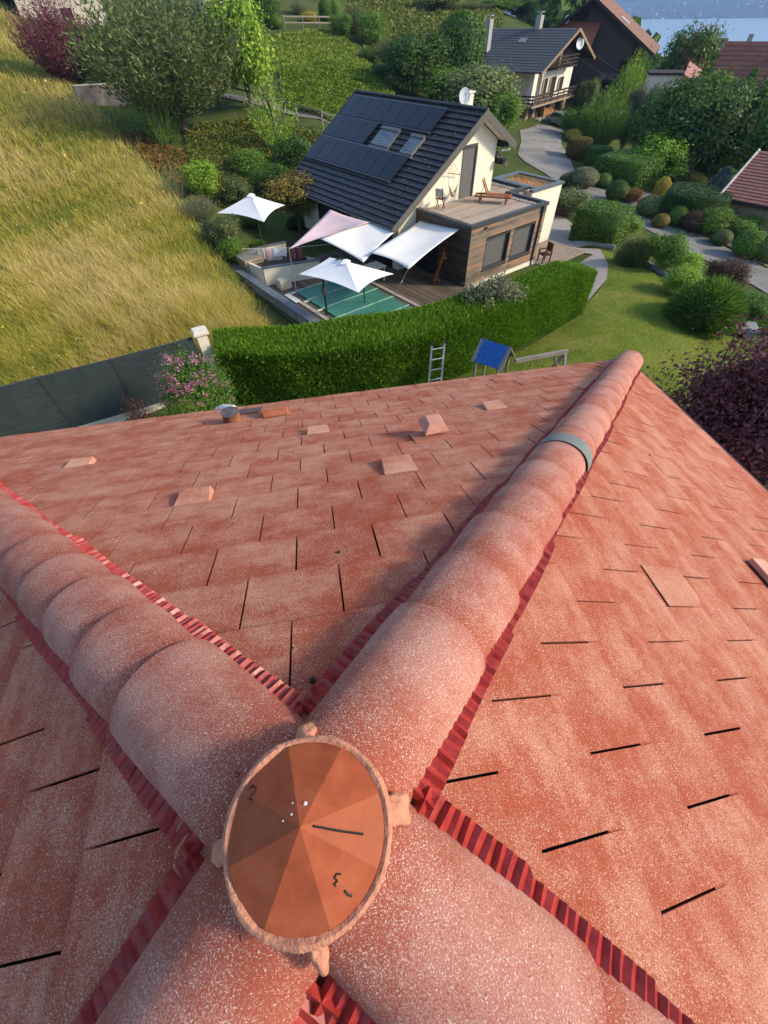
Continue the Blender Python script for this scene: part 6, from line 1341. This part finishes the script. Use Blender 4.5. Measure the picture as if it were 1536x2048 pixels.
# --- between lawn and road
nr2 = [('loose', 'olive', (1135, 430), (1135, 375), 80, 'loose grey green shrub behind the white volume', 0), ('loose', 'darkred', (1118, 432), (1115, 395), 45, 'bronze tinted shrub at the white wall corner', 2), ('block', 'mid', (1192, 480), (1197, 410), 92, 'clipped bright hedge block beside the gravel yard', 1), ('dense', 'bright', (1235, 478), (1236, 420), 66, 'rounded bright green end of the roadside planting', 1),
 ('grassy', 'olive', (1258, 528), (1256, 465), 66, 'rounded olive bush on the lawn corner', 0), ('dense', 'mid', (1315, 540), (1312, 460), 80, 'leafy green shrub along the road verge', 0), ('loose', 'bright', (1362, 555), (1360, 497), 66, 'light green shrub along the road verge', 1), ('dense', 'darkred', (1437, 580), (1437, 515), 85, 'dark bronze shrub beside the road', 2),
 ('loose', 'bright', (1350, 590), (1352, 530), 75, 'yellow green shrub above the straight edging', 2), ('grassy', 'mid', (1395, 648), (1392, 535), 150, 'large grassy textured evergreen bush on the lawn', 1), ('loose', 'mid', (1490, 640), (1490, 582), 95, 'green roadside shrub behind the big evergreen bush', 0), ('loose', 'bright', (1530, 660), (1530, 612), 90, 'pale green shrub by the stone bench', 1)]
for k, c_, b, t, w_, lab, sd_ in nr2: plant(k, c_, b, t, w_, lab, sd_)
P = G(1462, 665); tag(link('stone_slab', MB().box((-.9, -.45, 0), (.9, .45, .12)).box((-.75, -.35, -.3), (-.45, .35, 0)).box((.45, -.35, -.3), (.75, .35, 0)), None, plain('grey_stone', (.22, .23, .23), .8, .2, 4), loc=tuple(P + np.array([0, 0, .3])), rz=-.5), 'grey stone bench slab behind the purple leaved tree', 'bench')
# --- purple leaved tree close to the roof
pt_ = Ap(1495, 900, 12.4); pz = hgt(pt_[0], pt_[1]); r = empty('plum_tree', 'purple leaved plum tree standing close to the red roof eave', 'tree', (pt_[0], pt_[1], pz))
c1 = link('crown', crown_mesh('plum', 1), r, GR['purple']); c1.scale = (4.5, 4.5, 4.3); c1.location = (0, 0, .6); omat(c1, GR['purple'])
t_ = link('trunk', trunk_mesh(1), r); t_.scale = (3.2, 3.2, 4.0)
sh = MB()
P_ = []
for k in range(9):
    a = k * .7; q0 = Vector((1.6 * math.cos(a), 1.6 * math.sin(a), 3.9)); q1 = q0 + Vector((.25 * math.cos(a), .25 * math.sin(a), 1.0)); sh.tube([q0 - Vector((0, 0, .8)), q1], .012, 5)
    for j in range(70): t = random.random(); P_.append(q0.lerp(q1, t) + Vector((random.gauss(0, .09), random.gauss(0, .09), random.gauss(0, .05))))
link('twigs', sh, r, BARK)['kind'] = 'stuff'; v, q, a = leaves(np.array([tuple(p) for p in P_]), np.tile([0, 0, 1.0], (len(P_), 1)), .1, .55, 3, .9); _s = link('shoots', np_mesh('shoots', v, q, a), r, foliage('plum_shoot', (.05, .012, .018), (.12, .03, .035), (.22, .06, .06))); _s['kind'] = 'stuff'
# --- flower bed along the fence
ol = plant('plum', 'deep', (420, 850), (415, 693), 128, 'oleander covered with pink flowers beside the fence pillar', 0, True, 'oleander', D=12.4, cat='oleander')
loc = np.array(ol.location); hh2 = ol.children[0].scale[2]; ww = ol.children[0].scale[0]; P_ = []
rg = np.random.default_rng(5)
for k in range(120):
    a = rg.random() * 6.283; rr2 = rg.random() ** .5; dv = rg.normal(0, 1, 3) + np.array([.2, -.9, .5]); dv /= np.linalg.norm(dv); c_ = np.array([0, 0, .56 * hh2]) + dv * np.array([.5 * ww, .5 * ww, .45 * hh2])
    for j in range(26): P_.append(c_ + rg.normal(0, .05, 3))
v, q, a = leaves(np.array(P_), np.tile([0, -.3, 1.0], (len(P_), 1)), .045, .9, 4, .7); o = link('flowers', np_mesh('flowers', v, q, a), ol, foliage('pink_petal', (.42, .10, .20), (.58, .22, .34), (.70, .42, .50), .3, 0)); o['kind'] = 'stuff'; o['label'] = 'clusters of pink oleander flowers'
plant('plum', 'darkred', (305, 880), (305, 795), 78, 'dark bronze leaved shrub in the flower bed', 1, D=10.9)
plant('plum', 'mid', (385, 875), (385, 795), 88, 'fresh green shrub between bronze shrub and oleander', 2, D=11.2)
pts = [];
for k in range(420): t = rng.random(); p = Ap(195 + 90 * t + rng.normal(0, 12), 872 - 36 * t + rng.normal(0, 5), 11.3 + rng.normal(0, .35)); p[2] = hgt(p[0], p[1]) + rng.uniform(.1, .45); pts.append(p)
pts = np.array(pts); v, q, a = leaves(pts, np.tile([0, 0, 1.0], (len(pts), 1)), .085, .9, 5, .5); stuff(link('white_flowers', np_mesh('white_flowers', v, q, a), None, foliage('pale_petal', (.30, .36, .55), (.62, .64, .68), (.75, .75, .72), .2, 0)), 'white and lilac bedding flowers under the fence', 'flowers')
pts2 = pts.repeat(3, 0) + rng.normal(0, .1, (len(pts) * 3, 3)) - np.array([0, 0, .12]); v, q, a = leaves(pts2, np.tile([0, 0, 1.0], (len(pts2), 1)), .1, .5, 6, .6); stuff(link('bedding_leaves', np_mesh('bedding_leaves', v, q, a), None, GR['mid']), 'green leaves of the bedding flowers under the fence', 'leaves')
# --- pale climber on the hedge
P_ = []; c0 = Zp(985, 585, -6.1)
for k in range(75):
    a = rg.random() * 6.283; q_ = rg.random() ** .6; c_ = c0 + np.array([math.cos(a) * q_ * 1.15, math.sin(a) * q_ * .75, -.1 + .55 * (1 - q_)])
    for j in range(45): P_.append(c_ + rg.normal(0, .13, 3))
for k in range(14):
    c_ = Zp(975 + rg.normal(0, 3), 610, -6.2); f_ = Zp(976, 630, -6.6); c_ = c_ + (f_ - c_) * 0 + np.array([0, -.25, -.15 * k])
    for j in range(22): P_.append(c_ + rg.normal(0, .1, 3))
P_ = np.array(P_); ctr = P_.mean(0); v, q, a = leaves(P_ - ctr, np.tile([0, -.2, 1.0], (len(P_), 1)), .095, .6, 8, .8)
tag(link('climbing_shrub', np_mesh('climbing_shrub', v, q, a), None, foliage('silver_leaf', (.09, .12, .04), (.20, .22, .11), (.46, .42, .30), .3, 0), loc=tuple(ctr)), 'pale flowering climber sprawling over the clipped hedge', 'climber')
# ================================================================== grasses
def ground_points(n, az0, az1, D0, D1, seed, power=1.0):
    r = np.random.default_rng(seed); a = np.radians(r.uniform(az0, az1, n)); D = np.exp(r.uniform(math.log(D0), math.log(D1), n)); x = CAM[0] + D * np.sin(a); y = CAM[1] + D * np.cos(a); return np.c_[x, y], D
edge = [g2(x, y) for x, y in ((455, 648), (490, 600), (450, 545), (400, 470), (330, 385), (265, 310), (215, 245), (165, 190), (110, 125), (40, 50), (5, 8))]
mead = [(-4.2, 15.2), (-3.5, 16.5), (-1.4, 18.6)] + edge[1:] + [np.array(edge[-1]) + np.array([-40, 30]), (-110, 60), (-60, 10), (-20, 7), (-12.3, 11.9), (-8.3, 13.2), (-6.3, 13.8)]
xy, D = ground_points(430000, -60, -2, 13, 130, 11); k = inside(xy + rng.normal(0, .5, xy.shape) * np.array([1, 0]), mead) & ((D > 22) | inside(xy, mead)); xy, D = xy[k], D[k]; z = heights(xy)
nn = len(xy); mxy, mz, mD = xy, z, D
pat = np.sin(xy[:, 0] * .55 + 1.3 * np.sin(xy[:, 1] * .3)) + np.sin(xy[:, 1] * .42 + xy[:, 0] * .2) + .8 * np.sin(xy[:, 0] * 1.7 - xy[:, 1] * 1.1) + .8 * np.sin(xy[:, 0] * 4.3 + 2 * np.sin(xy[:, 1] * 2.9)) + rng.normal(0, .7, nn)
hgh = rng.uniform(.15, .66, nn) * (1 + .16 * pat.clip(-2, 2)); m = tufts('meadow_grass', np.c_[xy, z - .03], hgh, (.0105 * (D / 15) ** .85), None, None, 1.5, 9)
a = m.attributes['rnd']; rv = np.clip(.48 + .17 * pat + rng.normal(0, .1, nn), 0, 1); a.data.foreach_set('value', np.repeat(rv, 2).astype(np.float32))
def hay_mat():
    b = NB('hay_grass'); r_ = b.n('Attribute', attribute_name='rnd').outputs['Fac']; t = b.n('Attribute', attribute_name='tip').outputs['Fac']
    base = b.ramp(r_, [(0, (.14, .19, .014)), (.5, (.31, .28, .03)), (1, (.46, .35, .07))]); tipc = b.ramp(r_, [(0, (.33, .36, .04)), (.45, (.62, .50, .10)), (1, (.85, .66, .31))])
    c = b.mix(t, base, tipc); b.out(c, .7, spec=.2); tr = b.n('BsdfTranslucent'); b.l(c, tr.inputs[0]); mx = b.n('MixShader'); mx.inputs[0].default_value = .35; b.l(b.b.outputs[0], mx.inputs[1]); b.l(tr.outputs[0], mx.inputs[2]); b.l(mx.outputs[0], b.t.nodes['Material Output'].inputs[0]); return b.m
stuff(link('meadow_grass', m, None, hay_mat()), 'tall golden hay meadow grass on the slope behind the fence', 'meadow grass')
M_TURF = foliage('turf_blade', (.09, .15, .014), (.15, .22, .024), (.25, .29, .06), .3, 0)
strip = [np.array(e_) for e_ in edge[1:]] + [g2(x, y) for x, y in ((70, 40), (150, 125), (200, 190), (300, 210), (370, 250), (300, 275), (235, 275), (260, 320), (310, 390), (370, 450), (430, 520), (470, 560), (540, 625))]
xy, D = ground_points(90000, -30, 0, 17, 110, 12); k = inside(xy, strip); xy, D = xy[k], D[k]; m = tufts('mown_grass', np.c_[xy, heights(xy) - .02], rng.uniform(.1, .25, len(xy)), .02 * (D / 15) ** .85, None, None, .8, 10)
stuff(link('mown_grass', m, None, foliage('mown_green', (.085, .165, .014), (.15, .245, .024), (.24, .30, .05), .3, 0)), 'short green mown strip between hay meadow and garden', 'grass')
xy, D = ground_points(150000, 10, 75, 8.5, 32, 13); k = inside(xy, [p[:2] for p in lawn_poly]); xy, D = xy[k], D[k]; m = tufts('lawn_grass', np.c_[xy, heights(xy) + .02], rng.uniform(.03, .075, len(xy)), .014, None, None, .9, 14)
stuff(link('lawn_grass', m, None, M_TURF), 'short lawn grass around the play tower', 'grass')
kf = rng.choice(len(z), 2600, replace=False) if len(z) > 2600 else np.arange(len(z)); fp = np.c_[mxy[kf], mz[kf] + rng.uniform(.3, .6, len(kf))]; v, q, a = leaves(fp, np.tile([0, 0, 1.0], (len(fp), 1)), .05 * (mD[kf] / 15), .9, 77, .4)
stuff(link('meadow_flowers', np_mesh('meadow_flowers', v, q, a), None, foliage('meadow_bloom', (.62, .50, .03), (.70, .62, .10), (.62, .55, .38), .3, 0)), 'scattered small yellow flowers in the hay meadow', 'flowers')
# ground cover: red tinged on the garden bank, dark green on the hill
def cover(name, label, poly_px, n, size, mat, seed, az0, az1, D0, D1, h=.35):
    poly = [g2(*p) for p in poly_px]; xy, D = ground_points(n, az0, az1, D0, D1, seed); k = inside(xy, poly); xy, D = xy[k], D[k]; r = np.random.default_rng(seed)
    bump = .5 + .5 * np.sin(xy[:, 0] * 1.3 + 2 * np.sin(xy[:, 1] * .8)) * np.sin(xy[:, 1] * 1.1)
    P = np.c_[xy, heights(xy) + h * (.2 + .8 * bump) * r.random(len(xy)) ** .5]; v, q, a = leaves(P, np.tile([0, 0, 1.0], (len(P), 1)), size * (D / 45), .6, seed, .7); return stuff(link(name, np_mesh(name, v, q, a), None, mat), label, 'ground cover')
cover('ground_cover', 'rusty red and green ground cover on the garden bank', [(228, 262), (300, 262), (345, 300), (420, 330), (430, 380), (400, 430), (370, 385), (300, 330)], 60000, .24, foliage('rusty_cover', (.08, .085, .014), (.20, .115, .025), (.36, .17, .045), .3, 0), 21, -25, 5, 25, 75)
cover('ground_cover', 'green and amber ground cover beside the path', [(370, 262), (480, 240), (600, 260), (650, 275), (640, 330), (560, 420), (470, 430), (410, 400), (380, 330)], 120000, .24, foliage('amber_cover', (.06, .11, .012), (.12, .17, .022), (.30, .21, .045), .3, 0), 22, -20, 10, 25, 75, .5)
cover('ground_cover', 'dark green creeping cover on the lower bank', [(560, 150), (640, 130), (760, 150), (790, 190), (780, 260), (720, 262), (660, 245), (570, 220)], 170000, .19, foliage('creeper_cover', (.085, .15, .010), (.15, .235, .014), (.24, .30, .03), .3, 0), 23, -5, 20, 50, 110, .6)
cover('bank_grass', 'lighter rough grass on the upper bank', [(520, 75), (680, 62), (760, 150), (640, 135), (540, 150)], 120000, .2, foliage('bank_green', (.11, .185, .014), (.20, .28, .022), (.32, .35, .06), .3, 0), 24, -5, 18, 60, 130, .3)
cover('hill_scrub', 'rough grass and scrub on the far hillside', [(700, 55), (760, 140), (900, 130), (1000, 80), (1000, -20), (700, -20)], 110000, .3, foliage('scrub_green', (.09, .13, .014), (.16, .20, .026), (.29, .26, .07), .3, 0), 25, 5, 28, 70, 260, .7)
# woods between the houses and the lake
P_ = []; rg = np.random.default_rng(31); s_ = []
for k in range(900):
    az_ = math.radians(rg.uniform(24, 62)); D_ = math.exp(rg.uniform(math.log(140), math.log(1500))); x, y = CAM[0] + D_ * math.sin(az_), CAM[1] + D_ * math.cos(az_); zt2 = hgt(x, y)
    if zt2 < -76: continue
    R_ = rg.uniform(2.5, 5) * (1 + D_ / 900); n_ = 70; d_ = rg.normal(0, 1, (n_, 3)); d_ /= np.linalg.norm(d_, axis=1, keepdims=True); d_[:, 2] = np.abs(d_[:, 2]) * 1.5 - .1
    P_.append(np.array([x, y, zt2 + R_ * .4]) + d_ * R_ * rg.uniform(.7, 1, (n_, 1))); s_.append(np.full(n_, R_ * .55))
P_ = np.concatenate(P_); s_ = np.concatenate(s_); v, q, a = leaves(P_, np.tile([-.2, -.5, .7], (len(P_), 1)), s_, .8, 31, .6); stuff(link('far_wood', np_mesh('far_wood', v, q, a), None, GR['deep']), 'distant wood between the houses and the lake', 'wood')
# ================================================================== haze over the valley
hz_ = MB(); hz_.box((-2650, -2650, -140), (11000, 11000, 420)); o = link('haze', hz_); o['kind'] = 'stuff'
hmz = bpy.data.materials.new('haze_air'); hmz.use_nodes = True; t_ = hmz.node_tree; t_.nodes.remove(t_.nodes['Principled BSDF']); pv = t_.nodes.new('ShaderNodeVolumePrincipled'); pv.inputs['Color'].default_value = (.36, .58, 1, 1); pv.inputs['Density'].default_value = .00019
t_.links.new(pv.outputs[0], t_.nodes['Material Output'].inputs['Volume']); o.data.materials.append(hmz)
